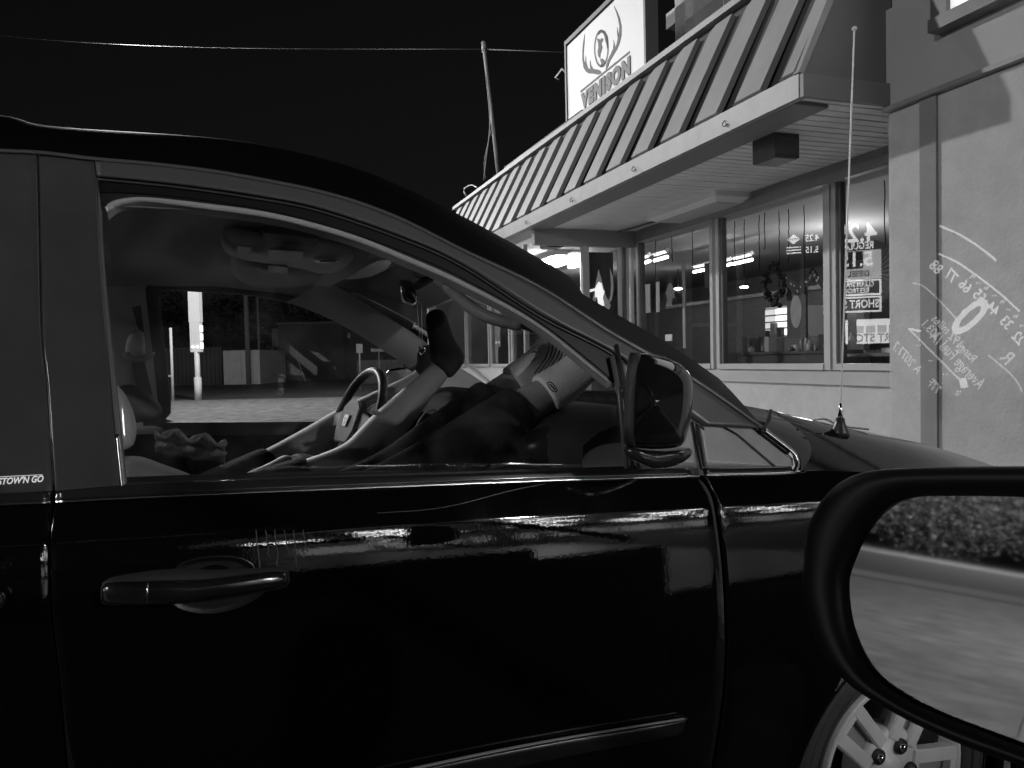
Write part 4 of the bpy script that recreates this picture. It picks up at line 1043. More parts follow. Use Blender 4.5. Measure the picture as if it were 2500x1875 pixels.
gl2 = bmesh.new(); gl2.faces.new([gl2.verts.new(p + Vector((0, .03, 0))) for p in wi]); bmesh.ops.triangulate(gl2, faces=gl2.faces[:])
o = obj('far_window', gl2, glass('van_far_glass', .93, 1.5, .03), van); o.modifiers.new('solid', 'SOLIDIFY').thickness = .004
# far windscreen pillar trim
up = [(794, 689), (850, 722), (894, 748), (955, 785), (1020, 826), (1060, 860)]; lo = [(700, 738), (772, 764), (835, 794), (894, 829), (960, 872), (1000, 900)]
U_ = cr([(x, y, 0) for x, y in up], 24); L2 = cr([(x, y, 0) for x, y in lo], 24); rows = []
for t in (-.06, 0, .08, .3, .55, .8, 1.0):
    rows.append([VF.hit(a.x + (b.x - a.x) * t, a.y + (b.y - a.y) * t, 'y', 1.60 + .07 * t - .02 * math.sin(math.pi * max(t, 0))) for a, b in zip(U_, L2)])
obj('pillar_trim', grid(rows), mat('pillar_trim_plastic', .42, .7, bump=.06, bscale=400), van, True)
# windscreen header trim
hh_ = cr(hdr, 30); rows = [[p + Vector((-.07, 0, .005)) for p in hh_], [p + Vector((-.03, 0, -.012)) for p in hh_], [p + Vector((.012, 0, -.010)) for p in hh_], [p + Vector((.02, 0, .01)) for p in hh_]]
obj('header_trim', grid(rows), m_int, van, True)
# overhead console
def OC(px, py, z=1.67): return VF.hit(px, py, 'z', z)
cons = closed([(543, 572, 0), (600, 585, 0), (700, 592, 0), (800, 596, 0), (862, 612, 0), (848, 640, 0), (800, 655, 0), (740, 640, 0), (650, 625, 0), (560, 608, 0), (541, 592, 0)], 44)
pc = [OC(p.x, p.y) for p in cons]
con = pillow('overhead_console', pc, (0, 0, .05), mat('console_plastic', .6, .6), van, rim=.2)
bas = closed([(575, 610, 0), (640, 630, 0), (760, 650, 0), (790, 662, 0), (740, 690, 0), (640, 692, 0), (580, 672, 0), (560, 640, 0)], 40)
pillow('overhead_bin', [OC(p.x, p.y, 1.675) for p in bas], (0, 0, .05), mat('bin_plastic', .3, .7), van, rim=.2)
for x0, x1, y0, y1, g in ((580, 612, 596, 612, .05), (655, 740, 606, 626, .26), (655, 702, 645, 662, .22)):
    q = [OC(x0, y0, 1.643), OC(x1, y0 + 4, 1.643), OC(x1, y1 + 4, 1.643), OC(x0, y1, 1.643)]; prism('console_button', q, (0, 0, -.004), mat('button_%d' % int(g * 100), g, .5), con)
lc = OC(800, 634, 1.64)
for r0, g in ((.034, .5), (.022, .05)):
    tube('map_lamp', [lc, lc + Vector((0, 0, -.004 - (.034 - r0) * .2))], r0, mat('lamp_%d' % int(g * 100), g, .3), con, 18)
vis = [OC(x, y, 1.672) for x, y in ((640, 548), (780, 566), (770, 590), (640, 572))]
prism('sun_visor', vis, (0, 0, -.016), mat('visor_cloth', .18, .9), van, .004)
# far B pillar, belt loop and strap
sb_ = [FV(x, y, 1.60) for x, y in ((340, 803), (352, 806), (362, 880), (368, 960), (392, 1000), (350, 1000), (330, 960), (325, 880))]
o = pillow('belt_cover', [FV(p.x, p.y, 1.63) for p in closed([(308, 840, 0), (318, 815, 0), (336, 805, 0), (350, 815, 0), (354, 850, 0), (350, 872, 0), (318, 872, 0), (307, 862, 0)], 30)], (0, .05, 0), m_int, van, rim=.3)
tube('belt_loop', cr([FV(x, y, 1.59) for x, y in ((306, 862), (318, 876), (345, 878), (366, 866), (370, 858))], 14), .012, mat('loop_plastic', .3, .4), van, 8)
prism('belt_strap', [FV(x, y, 1.60) for x, y in ((320, 878), (352, 878), (390, 1040), (350, 1040))], (0, .003, 0), mat('belt_webbing', .16, .8, bump=.2, bscale=400), van)
prism('belt_strap', [FV(x, y, 1.62) for x, y in ((322, 750), (344, 745), (352, 812), (338, 806))], (0, .003, 0), MATS['belt_webbing'], van)
# seats
def seat(x0, b0, label):
    pad = [(x0, b0 - .24, .62), (x0 + .1, b0 - .24, .76), (x0 + .5, b0 - .24, .78), (x0 + .55, b0 - .24, .70), (x0 + .5, b0 - .24, .60)]
    s = pillow('seat', [Vector(p) for p in closed(pad, 30)], (0, .50, 0), m_seat, van, rim=.7, shift=(0, 0, 0)); s.location.y = .24
    bk = [(x0 - .02, b0 - .22, .72), (x0 + .10, b0 - .22, .78), (x0 - .22, b0 - .22, 1.20), (x0 - .32, b0 - .22, 1.36), (x0 - .42, b0 - .22, 1.34), (x0 - .34, b0 - .22, 1.1)]
    k = pillow('backrest', [Vector(p) for p in closed(bk, 36)], (0, .46, 0), m_seat, s, rim=.7); k.location.y = 0
    return s
seat(.10, .48, ''); seat(.10, 1.28, '')
m_pale = mat('pale_seat_cloth', .5, .9, var=.1, scale=30, bump=.2, bscale=400)
pillow('backrest_bolster', [VF.hit(p.x, p.y, 'y', .36) for p in closed([(250, 925, 0), (288, 945, 0), (315, 985, 0), (330, 1035, 0), (328, 1080, 0), (308, 1096, 0), (250, 1100, 0), (240, 1000, 0)], 30)], (0, .16, 0), m_pale, van, rim=.5)
pillow('seat_bolster', [VF.hit(p.x, p.y, 'y', .30) for p in closed([(270, 1130, 0), (330, 1116, 0), (400, 1138, 0), (470, 1165, 0), (500, 1196, 0), (400, 1220, 0), (270, 1210, 0)], 30)], (0, .14, 0), mat('seat_bolster_cloth', .22, .9), van, rim=.5)
pillow('headrest', [FV(p.x, p.y, 1.25) for p in closed([(265, 975, 0), (300, 940, 0), (350, 950, 0), (388, 985, 0), (392, 1015, 0), (340, 1030, 0), (280, 1030, 0)], 30)], (0, .26, 0), m_seat, van, rim=.6)
# dashboard
dsh = [(1.70, 1.20), (1.35, 1.245), (1.18, 1.235), (1.10, 1.19), (1.12, 1.10), (1.16, .98), (1.2, .7), (1.7, .7)]
D2 = cr([(a, 0, z) for a, z in dsh], 36); rows = []
for bv, s in ((.10, .96), (.16, .985), (.4, 1.0), (.95, 1.0), (1.1, 1.0), (1.5, 1.0), (1.66, .985)):
    rows.append([Vector((1.5 + (p.x - 1.5) * s, bv, .9 + (p.z - .9) * s + (.02 if 1.05 < bv < 1.55 and p.x < 1.3 and p.z > 1.1 else 0))) for p in D2])
dash = obj('dashboard', grid(rows), m_dash, van, True)
def DP(px, py, b=.32): return VF.hit(px, py, 'y', b)
pillow('dash_vent', [DP(p.x, p.y, .30) for p in closed([(1278, 1120, 0), (1270, 1085, 0), (1300, 1060, 0), (1360, 1030, 0), (1440, 1012, 0), (1450, 1030, 0), (1400, 1075, 0), (1350, 1120, 0), (1320, 1135, 0), (1290, 1133, 0)], 40)], (0, .10, 0), mat('vent_black', .012, .4), dash, rim=.3)
for k in range(7):
    x = 1300 + k * 18; tube('vent_slat', [DP(x, 1090 - k * 9, .27), DP(x + 34, 1064 - k * 8, .27)], .002, m_dash, dash, 4)
arc = [DP(x, y, .22) for x, y in ((1376, 1140), (1392, 1100), (1430, 1060), (1480, 1040), (1530, 1032))]; arc2 = [DP(x, y, .22) for x, y in ((1415, 1140), (1430, 1110), (1460, 1090), (1500, 1082), (1530, 1080))]
obj('dash_end_panel', grid([cr(arc, 20), cr(arc2, 20)]), mat('dash_end_grey', .24, .5), dash, True)
# steering wheel
sw_c = VF.hit(866, 1034, 'y', 1.28)
swh = bpy.data.objects.new('steering_wheel', None)
bm = bmesh.new(); rows = []
for i in range(64):
    t = 2 * math.pi * i / 64; c = Vector((math.cos(t), math.sin(t), 0)) * .188
    rows.append([c + (c.normalized() * math.cos(u) + Vector((0, 0, 1)) * math.sin(u)) * .0155 for u in [2 * math.pi * k / 12 for k in range(12)]])
rows.append([v.copy() for v in rows[0]])
SWM = Matrix.Translation(sw_c) @ Matrix.Rotation(R(9), 4, 'Z') @ Matrix.Rotation(R(-67), 4, 'Y')
bm = grid(rows, closed=True)
bmesh.ops.remove_doubles(bm, verts=bm.verts, dist=1e-5)
bm.transform(SWM); sw = obj('steering_wheel', bm, mat('wheel_leather', .02, .4), van, True)
def swo(name, pts, m, bev=.004, th=.03):
    o = prism(name, [SWM @ Vector((x, y, .0)) for x, y in pts], (SWM.to_3x3() @ Vector((0, 0, th))), m, sw, bev); return o
swo('airbag_cover', [(-.075, -.06), (-.075, .06), (-.03, .085), (.05, .075), (.075, .04), (.075, -.04), (.05, -.075), (-.03, -.085)], mat('airbag_grey', .07, .45))
for s in (-1, 1): swo('spoke', [(-.02, s * .07), (.04, s * .07), (.02, s * .178), (-.03, s * .178)], mat('spoke_silver', .16, .35), .003, .02)
swo('spoke', [(-.07, -.03), (-.07, .03), (-.178, .02), (-.178, -.02)], MATS['spoke_silver'], .003, .02)
swo('wheel_badge', [(-.02, -.02), (-.02, .02), (.02, .024), (.02, -.024)], m_chrome, .002, .036)
tube('steering_column', [sw_c, sw_c + Vector((.16, 0, -.08))], [.05, .07], m_dash, van, 12)
pillow('instrument_hood', [VF.hit(p.x, p.y, 'y', 1.28) for p in closed([(905, 1010, 0), (930, 985, 0), (985, 975, 0), (1010, 990, 0), (1000, 1050, 0), (920, 1090, 0), (900, 1060, 0)], 30)], (0, .34, 0), m_dash, van, rim=.4)
tube('stalk', [VF.hit(918, 1010, 'y', 1.1), VF.hit(914, 1000, 'y', 1.05)], .009, mat('stalk_tip', .5, .3), van, 8)
# interior mirror
im = [VF.hit(p.x, p.y, 'y', .95) for p in closed([(974, 690, 0), (982, 686, 0), (1006, 690, 0), (1012, 700, 0), (1018, 735, 0), (1010, 744, 0), (990, 742, 0), (978, 730, 0)], 30)]
imr = pillow('rear_view_mirror', im, (.05, .20, 0), mat('mirror_black', .012, .15, spec=.7), van, rim=.5)
tube('mirror_stem', [VF.hit(1012, 702, 'y', .95), VF.hit(1030, 690, 'y', .95), VF.hit(1052, 678, 'y', .95)], [.012, .014, .014], m_rubber, imr, 8)
pillow('mirror_button', [VF.hit(p.x, p.y, 'y', .95) for p in closed([(1008, 672, 0), (1016, 660, 0), (1030, 657, 0), (1042, 664, 0), (1040, 674, 0), (1022, 680, 0)], 20)], (0, .05, 0), m_int, van, rim=.5)
# grab handle on the near pillar
gh = cr([surf(x, y, .075) for x, y in ((1096, 690), (1100, 702), (1117, 722), (1146, 748), (1177, 767), (1210, 780), (1240, 787), (1268, 790))], 40)
tube('grab_handle', gh, [.0135 if 3 < i < 36 else .016 for i in range(40)], mat('grab_plastic', .36, .45), van, 12)
# near windscreen pillar inner trim, below the bead
i1 = cr([(1040, 645, 0), (1133, 688, 0), (1317, 800, 0), (1494, 940, 0), (1528, 990, 0)], 40); i2 = cr([(1040, 655, 0), (1126, 694, 0), (1180, 724, 0), (1247, 764, 0), (1268, 800, 0), (1320, 818, 0), (1377, 848, 0), (1455, 900, 0), (1500, 950, 0), (1524, 1010, 0)], 40)
rows = []
for t in (0, .2, .5, .8, 1): rows.append([surf(a.x + (b.x - a.x) * t, a.y + (b.y - a.y) * t, .04 + .05 * t) for a, b in zip(i1, i2)])
obj('pillar_trim', grid(rows), m_int, van, True)
# far door mirror of the van
fm_ = closed([(940, 915, 0), (950, 902, 0), (990, 896, 0), (1004, 900, 0), (1012, 912, 0), (1000, 950, 0), (960, 980, 0), (940, 985, 0), (936, 960, 0)], 30)
fmo = pillow('door_mirror', [VF.hit(p.x, p.y, 'y', 1.98) for p in fm_], (.03, .12, 0), mat('mirror_shell_paint', .012, .04), van, rim=.35)
gm_ = [VF.hit(cx_2.x, cx_2.y, 'y', 1.91) for cx_2 in closed([(946, 916, 0), (955, 908, 0), (990, 902, 0), (1002, 906, 0), (1004, 915, 0), (994, 945, 0), (960, 970, 0), (946, 975, 0)], 26)]
prism('mirror_glass', gm_, (0, .004, 0), mat('dusty_mirror_glass', .35, .25, metal=.7), fmo)
tube('mirror_rim', gm_ + [gm_[0]], .004, m_lip, fmo, 6)
# door-top trim inside far window & near door inner ledge
strip('door_top_trim', [(300, 1166), (700, 1152), (1100, 1150)], [(300, 1184), (700, 1172), (1100, 1158)], m_dash, .10, 20, 3)
prism('far_door_top', [VF.hit(x, y, 'y', 1.66) for x, y in ((400, 1032), (1080, 1028), (1080, 1060), (400, 1064))], (0, .05, 0), mat('far_door_vinyl', .06, .6), van, .006)
box('floor', -1.2, 1.6, .08, 1.9, .28, .32, m_dash, van)
box('far_door_inner', -.9, 1.3, 1.68, 1.72, .3, 1.13, m_dash, van)

# charging lead
lead = cr([VF.hit(x, y, 'y', .9) for x, y in ((992, 1118), (1005, 1070), (1022, 1030), (1045, 1003), (1074, 1003))], 30)
tag(tube('charging_lead', [VF.world(p) for p in lead], .0028, mat('lead_white', .6, .5)), 'thin white charging lead looping up to the dashboard beside the bare leg', 'cable')
# pendant on the rear-view mirror
pd = thing('mirror_pendant', 'fine chain with a small silver heart hanging from the rear-view mirror', 'pendant', VF.hit(1018, 742, 'y', .93), frame=VF)
base_ = VF.hit(1018, 742, 'y', .93)
for xs in ((1018, 1026), (1029, 1031)):
    P = [VF.hit(xs[0] + (xs[1] - xs[0]) * i / 10, 742 + (848 - 742) * i / 10, 'y', .93) - base_ for i in range(11)]
    tube('chain', P, .0012, mat('chain_silver', .6, .3, metal=.6), pd, 4)
hp = VF.hit(1029, 856, 'y', .93) - base_
ht = [hp + Vector((.012 * math.sin(t) ** 3, 0, .0009 * (13 * math.cos(t) - 5 * math.cos(2 * t) - 2 * math.cos(3 * t) - math.cos(4 * t)))) for t in [2 * math.pi * i / 24 for i in range(25)]]
tube('heart', ht, .002, m_chrome, pd, 5)

# ================================================================== PEOPLE IN THE VAN
def PV(px, py, b): return VF.world(VF.hit(px, py, 'y', b))
def L(p, q, t): return p.lerp(q, t)
m_pants = mat('dark_trousers', .016, .9, bump=.4, bscale=60); m_shirt = mat('pale_shirt', .42, .9, bump=.3, bscale=60); m_bsock = mat('black_sock', .012, .95, bump=.3, bscale=250)
m_wsock = mat('white_sock', .85, .95, bump=.5, bscale=300, var=.08, scale=20); m_hair = mat('dark_hair', .02, .6, bump=.5, bscale=200)
def person(label, b, hip, knees, ankles, toes, chest, neck, head, bare, hands):
    root = thing('person', label, 'person', VF.world((hip.x, b, .3)))
    off = root.location
    def g(v): return VF.world(v) - off
    H, C_, Nk, Hd = g(hip), g(chest), g(neck), g(head)
    ch = [[(H, (.13, .15)), (L(H, C_, .5), (.125, .15)), (C_, (.13, .17)), (L(C_, Nk, .7), (.09, .13)), (Nk, .055), (L(Nk, Hd, .5), .07), (Hd, .095), (Hd + (Hd - Nk) * .5, .075)]]
    for s in (0, 1):
        K, A, T = g(knees[s]), g(ankles[s]), g(toes[s]); side = VF.m @ Vector((0, -.09 if s == 0 else .09, 0)); Hj = H + side
        sole = (T - A).normalized(); dn = (A - K).normalized(); heel = A + dn * .045 - sole * .045
        ch.append([0, (Hj, .11), (L(Hj, K, .35), .095), (L(Hj, K, .8), .068), (K, .066), (L(K, A, .15), .064), (L(K, A, .35), .066), (L(K, A, .6), .054), (L(K, A, .85), .041), (A, .039), (A + dn * .02 + sole * .03, .04), (L(A + dn * .035, T, .45), .036), (L(A + dn * .03, T, .8), .034), (T, .020)])
    for s in (0, 1):
        sh = C_ + (VF.m @ Vector((0, -.19 if s == 0 else .19, .0))) + (Nk - C_) * .35; E, Wr = g(hands[s][0]), g(hands[s][1])
        fd = (Wr - E).normalized()
        ch.append([3, (sh, .055), (L(sh, E, .5), .047), (E, .038), (L(E, Wr, .4), .037), (Wr, .025), (Wr + fd * .05, (.04, .018)), (Wr + fd * .085, (.038, .014))])
    body = skin('body', ch, bare, root)
    # fingers as short chains of their own rooted in the palm
    for s in (0, 1):
        E, Wr = g(hands[s][0]), g(hands[s][1]); fd = (Wr - E).normalized(); sd = fd.cross(Vector((0, 0, 1))).normalized(); up = sd.cross(fd)
        for k, ln in enumerate((.07, .08, .075, .06)):
            a = Wr + fd * .075 + sd * (k - 1.5) * .019; skin('finger', [[(a, .008), (a + fd * ln * .4 + up * .002, .0085), (a + fd * ln * .75 - up * .014, .008), (a + fd * ln * .95 - up * .032, .006)]], bare, root, 1)
        a = Wr + fd * .03 + sd * .035; skin('thumb', [[(a - sd * .015, .012), (a + fd * .02 + sd * .015, .011), (a + fd * .045 + sd * .02 - up * .01, .009)]], bare, root, 1)
    # head details
    fw = VF.m @ Vector((.75, 0, .6)).normalized(); sd = VF.m @ Vector((0, 1, 0)); up = (Hd - Nk).normalized()
    skin('nose', [[(Hd + fw * .085 + up * .02, .008), (Hd + fw * .108 - up * .005, .013)]], bare, root, 1)
    for s in (-1, 1):
        bm = bmesh.new(); bmesh.ops.create_uvsphere(bm, u_segments=10, v_segments=8, radius=.012, matrix=Matrix.Translation(Hd + fw * .083 + sd * s * .032 + up * .02)); obj('eye', bm, m_white, root, True)
        skin('ear', [[(Hd + sd * s * .09 + up * .03, .012), (Hd + sd * s * .097, .014), (Hd + sd * s * .09 - up * .03, .009)]], bare, root, 1)
    tube('mouth', [Hd + fw * .092 - sd * .02 - up * .035, Hd + fw * .098 - up * .035, Hd + fw * .092 + sd * .02 - up * .035], .004, mat('lips', .2, .5), root, 6)
    bm = bmesh.new(); bmesh.ops.create_uvsphere(bm, u_segments=20, v_segments=14, radius=.112, matrix=Matrix.Translation(Hd + up * .035 - fw * .022)); obj('hair', bm, m_hair, root, True)
    return root, g
def cloth(name, root, chain, m, sub=2): return skin(name, [chain], m, root, sub)
# driver: bare shins, black ankle socks up on the dashboard
bD = 1.24
kn = [VF.hit(866, 1126, 'y', 1.10), VF.hit(735, 1098, 'y', 1.50)]; an_ = [VF.hit(1076, 903, 'y', 1.06), VF.hit(1030, 925, 'y', 1.44)]; to_ = [VF.hit(1058, 758, 'y', 1.06), VF.hit(1040, 845, 'y', 1.44)]
hipD = Vector((.30, 1.28, .86))
dr, g = person('reclined driver with bare shins and black ankle socks propped on the dashboard', bD, hipD, kn, an_, to_, Vector((-.12, 1.28, 1.0)), Vector((-.33, 1.28, 1.16)), Vector((-.42, 1.28, 1.25)), m_skin, [(Vector((.05, 1.0, .85)), VF.hit(660, 1150, 'y', 1.15)), (Vector((.05, 1.55, .85)), Vector((.25, 1.45, .95)))])
for s in (0, 1):
    K, A, T = g(kn[s]), g(an_[s]), g(to_[s]); dn = (A - K).normalized(); sole = (T - A).normalized(); heel = A + dn * .098 - sole * .006
    sk = skin('sock', [[(A - dn * .012, .050), (A + dn * .02, .055), (A + dn * .045 + sole * .01, .058), (L(A + dn * .045, T, .5), .052), (L(A + dn * .04, T, .82), .042), (T + sole * .006, .026)], [2, (L(A, heel, .6), .048), (heel, .036)]], m_bsock, dr)
    Hj = g(hipD) + VF.m @ Vector((0, -.09 if s == 0 else .09, 0)); skin('shorts', [[(Hj - (K - Hj) * .1, .13), (L(Hj, K, .3), .115), (L(Hj, K, .72), .085), (L(Hj, K, .8), .08)]], m_pants, dr)
skin('shirt', [[(g(hipD), (.15, .17)), (g(Vector((.1, 1.28, .92))), (.15, .17)), (g(Vector((-.12, 1.28, 1.0))), (.15, .19)), (g(Vector((-.27, 1.28, 1.10))), (.10, .15))]], mat('dark_shirt', .03, .9), dr)
# passenger: dark trousers, white crew socks against the windscreen
kn2 = [VF.hit(1005, 1180, 'y', .40), VF.hit(965, 1165, 'y', .62)]; an2 = [VF.hit(1428, 898, 'y', .40), VF.hit(1345, 868, 'y', .62)]; to2 = [VF.hit(1500, 775, 'y', .40), VF.hit(1402, 745, 'y', .62)]
hipP = Vector((.25, .48, .84))
pa, g = person('reclined passenger in dark trousers with white socks raised against the windscreen', .48, hipP, kn2, an2, to2, Vector((-.15, .48, .98)), Vector((-.36, .48, 1.12)), Vector((-.45, .48, 1.2)), m_skin, [(Vector((.02, .24, .85)), Vector((.25, .34, .93))), (Vector((.05, .74, .85)), Vector((.28, .66, .93)))])
for s in (0, 1):
    K, A, T = g(kn2[s]), g(an2[s]), g(to2[s]); dn = (A - K).normalized(); sole = (T - A).normalized(); Hj = g(hipP) + VF.m @ Vector((0, -.09 if s == 0 else .09, 0))
    skin('trouser_leg', [[(Hj - (K - Hj) * .1, .13), (L(Hj, K, .35), .105), (L(Hj, K, .8), .085), (K, .08), (L(K, A, .3), .078), (L(K, A, .5), .074), (L(K, A, .60), .072), (L(K, A, .63), .070)]], m_pants, pa)
    sk = skin('sock', [[(L(K, A, .74), .056), (L(K, A, .76), .0575), (L(K, A, .85), .055), (L(K, A, .94), .052), (A + dn * .02 + sole * .02, .054), (L(A + dn * .035, T, .45), .048), (L(A + dn * .03, T, .82), .044), (T + sole * .006, .028)], [4, (A + dn * .06 - sole * .03, .04)]], m_wsock, pa)
skin('shirt', [[(g(hipP), (.15, .17)), (g(Vector((.08, .48, .9))), (.15, .17)), (g(Vector((-.15, .48, .98))), (.15, .19)), (g(Vector((-.30, .48, 1.06))), (.10, .15))]], m_shirt, pa)
# sock ribs and mark
off = pa.location
for k in range(6):
    P = [PV(1305 + k * 9 + x, y, .545) - off for x, y in ((0, 912), (14, 893), (30, 868), (36, 840), (28, 820))]
    tube('sock_stripe', cr(P, 14), .0026, mat('sock_stripe_grey', .10, .9), pa, 5)
bmk = [PV(1336 + x, 935 + y, .305) - off for x, y in ((0, 0), (8, -2), (20, 10), (24, 20), (14, 20), (4, 10))]
tube('sock_mark', cr(bmk + [bmk[0]], 24), .0014, mat('sock_mark_ink', .03, .8), pa, 5)
tube('sock_mark', [PV(1342, 938, .303) - off, PV(1355, 952, .303) - off], .002, MATS['sock_mark_ink'], pa, 5)
# bag / cloth lump by the near seat
lp = thing('folded_jacket', 'crumpled dark jacket with a patterned lining lying on the far seat', 'jacket', VF.hit(480, 1075, 'y', 1.2), frame=VF); b0_ = VF.hit(480, 1075, 'y', 1.2)
rows = []
for j in range(12):
    rows.append([VF.hit(380 + 170 * i / 17, 1048 + 50 * j / 11 + 12 * math.sin(i * .9 + j) * (1 if j < 3 else .3) + i * 1.6, 'y', 1.05 + .03 * j * (1 if j < 6 else .5)) - b0_ for i in range(18)])
o = obj('cloth', grid(rows), mat('patterned_cloth', .16, .9, var=.7, scale=40), lp, True); o.modifiers.new('solid', 'SOLIDIFY').thickness = .01

# ================================================================== THE NEAR CAR (camera sits inside it)
car = thing('near_car', 'near car whose black door mirror fills the lower right corner', 'car', (0, 0, 0))
m_ncar = mat('near_car_paint', .01, .35)
for o_ in (box('body', -2.6, .95, -1.40, .43, .25, .93, m_ncar, car, .03), box('bonnet', .951, 1.45, -1.36, .40, .25, .86, m_ncar, car, .04), box('nose', 1.451, 2.5, -1.32, .38, .22, .60, m_ncar, car, .06), box('roof', -1.7, .30, -1.15, .27, 1.60, 1.64, m_ncar, car, .01)):
    o_.rotation_euler.z = R(22)
for yy in (.36, -1.30):
    for a_, b_, w_ in ((.52, 1.32, .028), (-.75, -.85, .035), (-1.68, -2.1, .05)):
        o_ = tube('pillar', [(a_, yy * (.62 if yy > 0 else .85), 1.62), (b_, yy, .92)], w_, m_ncar, car, 8); o_.rotation_euler.z = R(22)
mn = Vector((-.786, -.607, .117)).normalized()
P0 = EYE + ray(2280, 1500) * (.64 / ray(2280, 1500).y)
def MP(px, py, off=0.0):
    d = ray(px, py); n = mn; t = (P0 + n * off - EYE).dot(n) / d.dot(n); return EYE + d * t
g_out = closed([(2063, 1430, 0), (2080, 1365, 0), (2112, 1300, 0), (2160, 1245, 0), (2225, 1215, 0), (2340, 1211, 0), (2500, 1214, 0), (2640, 1225, 0), (2700, 1400, 0), (2720, 1700, 0), (2700, 1850, 0), (2560, 1850, 0), (2490, 1822, 0), (2400, 1786, 0), (2300, 1748, 0), (2200, 1700, 0), (2120, 1635, 0), (2078, 1540, 0)], 90)
h_out = closed([(1958, 1430, 0), (1962, 1390, 0), (1968, 1300, 0), (2000, 1230, 0), (2050, 1178, 0), (2120, 1150, 0), (2250, 1141, 0), (2500, 1138, 0), (2680, 1140, 0), (2790, 1300, 0), (2800, 1700, 0), (2780, 1930, 0), (2640, 1920, 0), (2500, 1872, 0), (2390, 1835, 0), (2270, 1785, 0), (2160, 1728, 0), (2060, 1660, 0), (1992, 1560, 0)], 90)
mg = obj('mirror_glass', (lambda bm: (bm.faces.new([bm.verts.new(MP(p.x, p.y, 0)) for p in g_out]), bmesh.ops.triangulate(bm, faces=bm.faces[:]), bm)[2])(bmesh.new()), mat('mirror_silvering', .8, .03, metal=1), car)
rows = [[MP(p.x, p.y, -.004) for p in g_out], [MP(p.x, p.y, .004) for p in g_out]]
mids = [(a, b) for a, b in zip(g_out, h_out)]
for t, d_ in ((.25, .012), (.5, .017), (.8, .017), (.95, .012), (1.0, .0)): rows.append([MP(a.x + (b.x - a.x) * t, a.y + (b.y - a.y) * t, d_) for a, b in mids])
last = rows[-1]; cen = sum(last, Vector()) / len(last)
for s, dd in ((.99, -.03), (.93, -.07), (.8, -.10), (.5, -.125), (.1, -.13)): rows.append([cen + (p - cen) * s + mn * dd for p in last])
hsg = obj('mirror_housing', grid(rows, closed=True), mat('mirror_housing_black', .012, .5, spec=.4), car, True)
nt = closed([(1960, 1335, 0), (1972, 1330, 0), (1984, 1345, 0), (1984, 1372, 0), (1972, 1382, 0), (1956, 1384, 0), (1950, 1362, 0)], 16)
# patch cut from the near car's side window, shaped to mirror the lit instruments
gp0 = Vector((0, .50, 1.37)); gn = Vector((.04, -math.cos(R(14)), -math.sin(R(14)))).normalized()
def GP(px, py, off=0):
    d = ray(px, py); t = (gp0 + gn * off - EYE).dot(gn) / d.dot(gn); return EYE + d * t
qp = [(2176, -60), (2560, -60), (2560, 1118), (2400, 1128), (2176, 1128)]
bm = bmesh.new(); a = [bm.verts.new(GP(*p)) for p in qp]; b = [bm.verts.new(GP(*p, -.004)) for p in qp]
bm.faces.new(a); bm.faces.new(b[::-1])
for i in range(5): bm.faces.new((a[i], b[i], b[(i + 1) % 5], a[(i + 1) % 5]))
bmesh.ops.recalc_face_normals(bm, faces=bm.faces[:])
obj('side_window_patch', bm, glass('side_window_patch_clear', .99, 1.55), car)
# instrument cluster: stands inside the car; position found by mirroring its reflection in the glass
def mirr(v): return v - gn * 2 * (v - gp0).dot(gn)
VD = 1.0
def CV(px, py):
    d = ray(px, py); return mirr(EYE + d * (VD / (CM.transposed() @ d).z * -1))
m_lcd = glow('instrument_white', 7); m_lcd2 = glow('instrument_grey', 5)
clu = []
def cl_line(name, pts, r, m=m_lcd): return tube(name, cr([CV(*p) for p in pts], 24), r, m, car, 5)
def cpx(x, y, s=3.686): return (2150 + x / s, 550 + y / s)
cl_line('gauge_arc', [cpx(520, 255), cpx(700, 340), cpx(900, 480), cpx(1080, 620), cpx(1250, 775)], .0013)
cl_line('gauge_arc', [cpx(530, 5), cpx(700, 80), cpx(880, 190), cpx(1040, 318)], .0014)
cl_line('gauge_arc', [cpx(290, 520), cpx(380, 545), cpx(500, 650), cpx(680, 840)], .0009, m_lcd2)
cl_line('gauge_arc', [cpx(260, 940), cpx(480, 1160), cpx(720, 1400)], .0012, m_lcd2)
cl_line('gauge_arc', [cpx(970, 1170), cpx(1160, 1330), cpx(1240, 1430), cpx(1270, 1500)], .0009, m_lcd2)
cl_line('gauge_tip', [cpx(250, 930), cpx(360, 955)], .0016); cl_line('gauge_tip', [cpx(735, 1380), cpx(755, 1460)], .0045)
for x, y in ((830, 460), (950, 565), (1095, 690), (1215, 820), (880, 518), (1020, 632), (1150, 760), (1270, 905), (345, 1082), (450, 1218), (580, 1340), (705, 1490)):
    big = y in (460, 565, 690, 820); L2_ = 26 if big else 10
    for k in (-12, 12): cl_line('gauge_tick', [cpx(x + k - L2_ * .35, y + L2_ * .5), cpx(x + k + L2_ * .35, y - L2_ * .5)], .0008)
def ctext(body, x, y, size, m=m_lcd, sx=.8, bold=0.0):
    # directions seen in the glass: letters advance up-left, tops point up-right
    ps = CV(*cpx(x, y)); adv = (CV(*cpx(x - 47, y - 50)) - ps); up = CV(*cpx(x + 45, y - 52)) - ps
    adv.normalize(); up = (up - adv * up.dot(adv)).normalized()
    return text('gauge_numeral' if body.isdigit() else 'gauge_text', body, size, m, basis(adv, up, ps), car, sx=sx, bold=bold, ext=.0004)
ctext('0', 788, 838, .083, m_lcd, .62, .02)
for n_, x, y in (('88', 497, 380), ('77', 632, 455), ('66', 760, 550), ('55', 886, 640), ('44', 1008, 755), ('33', 1128, 878), ('22', 1240, 1018)): ctext(n_, x, y, .020, m_lcd, .8, .01)
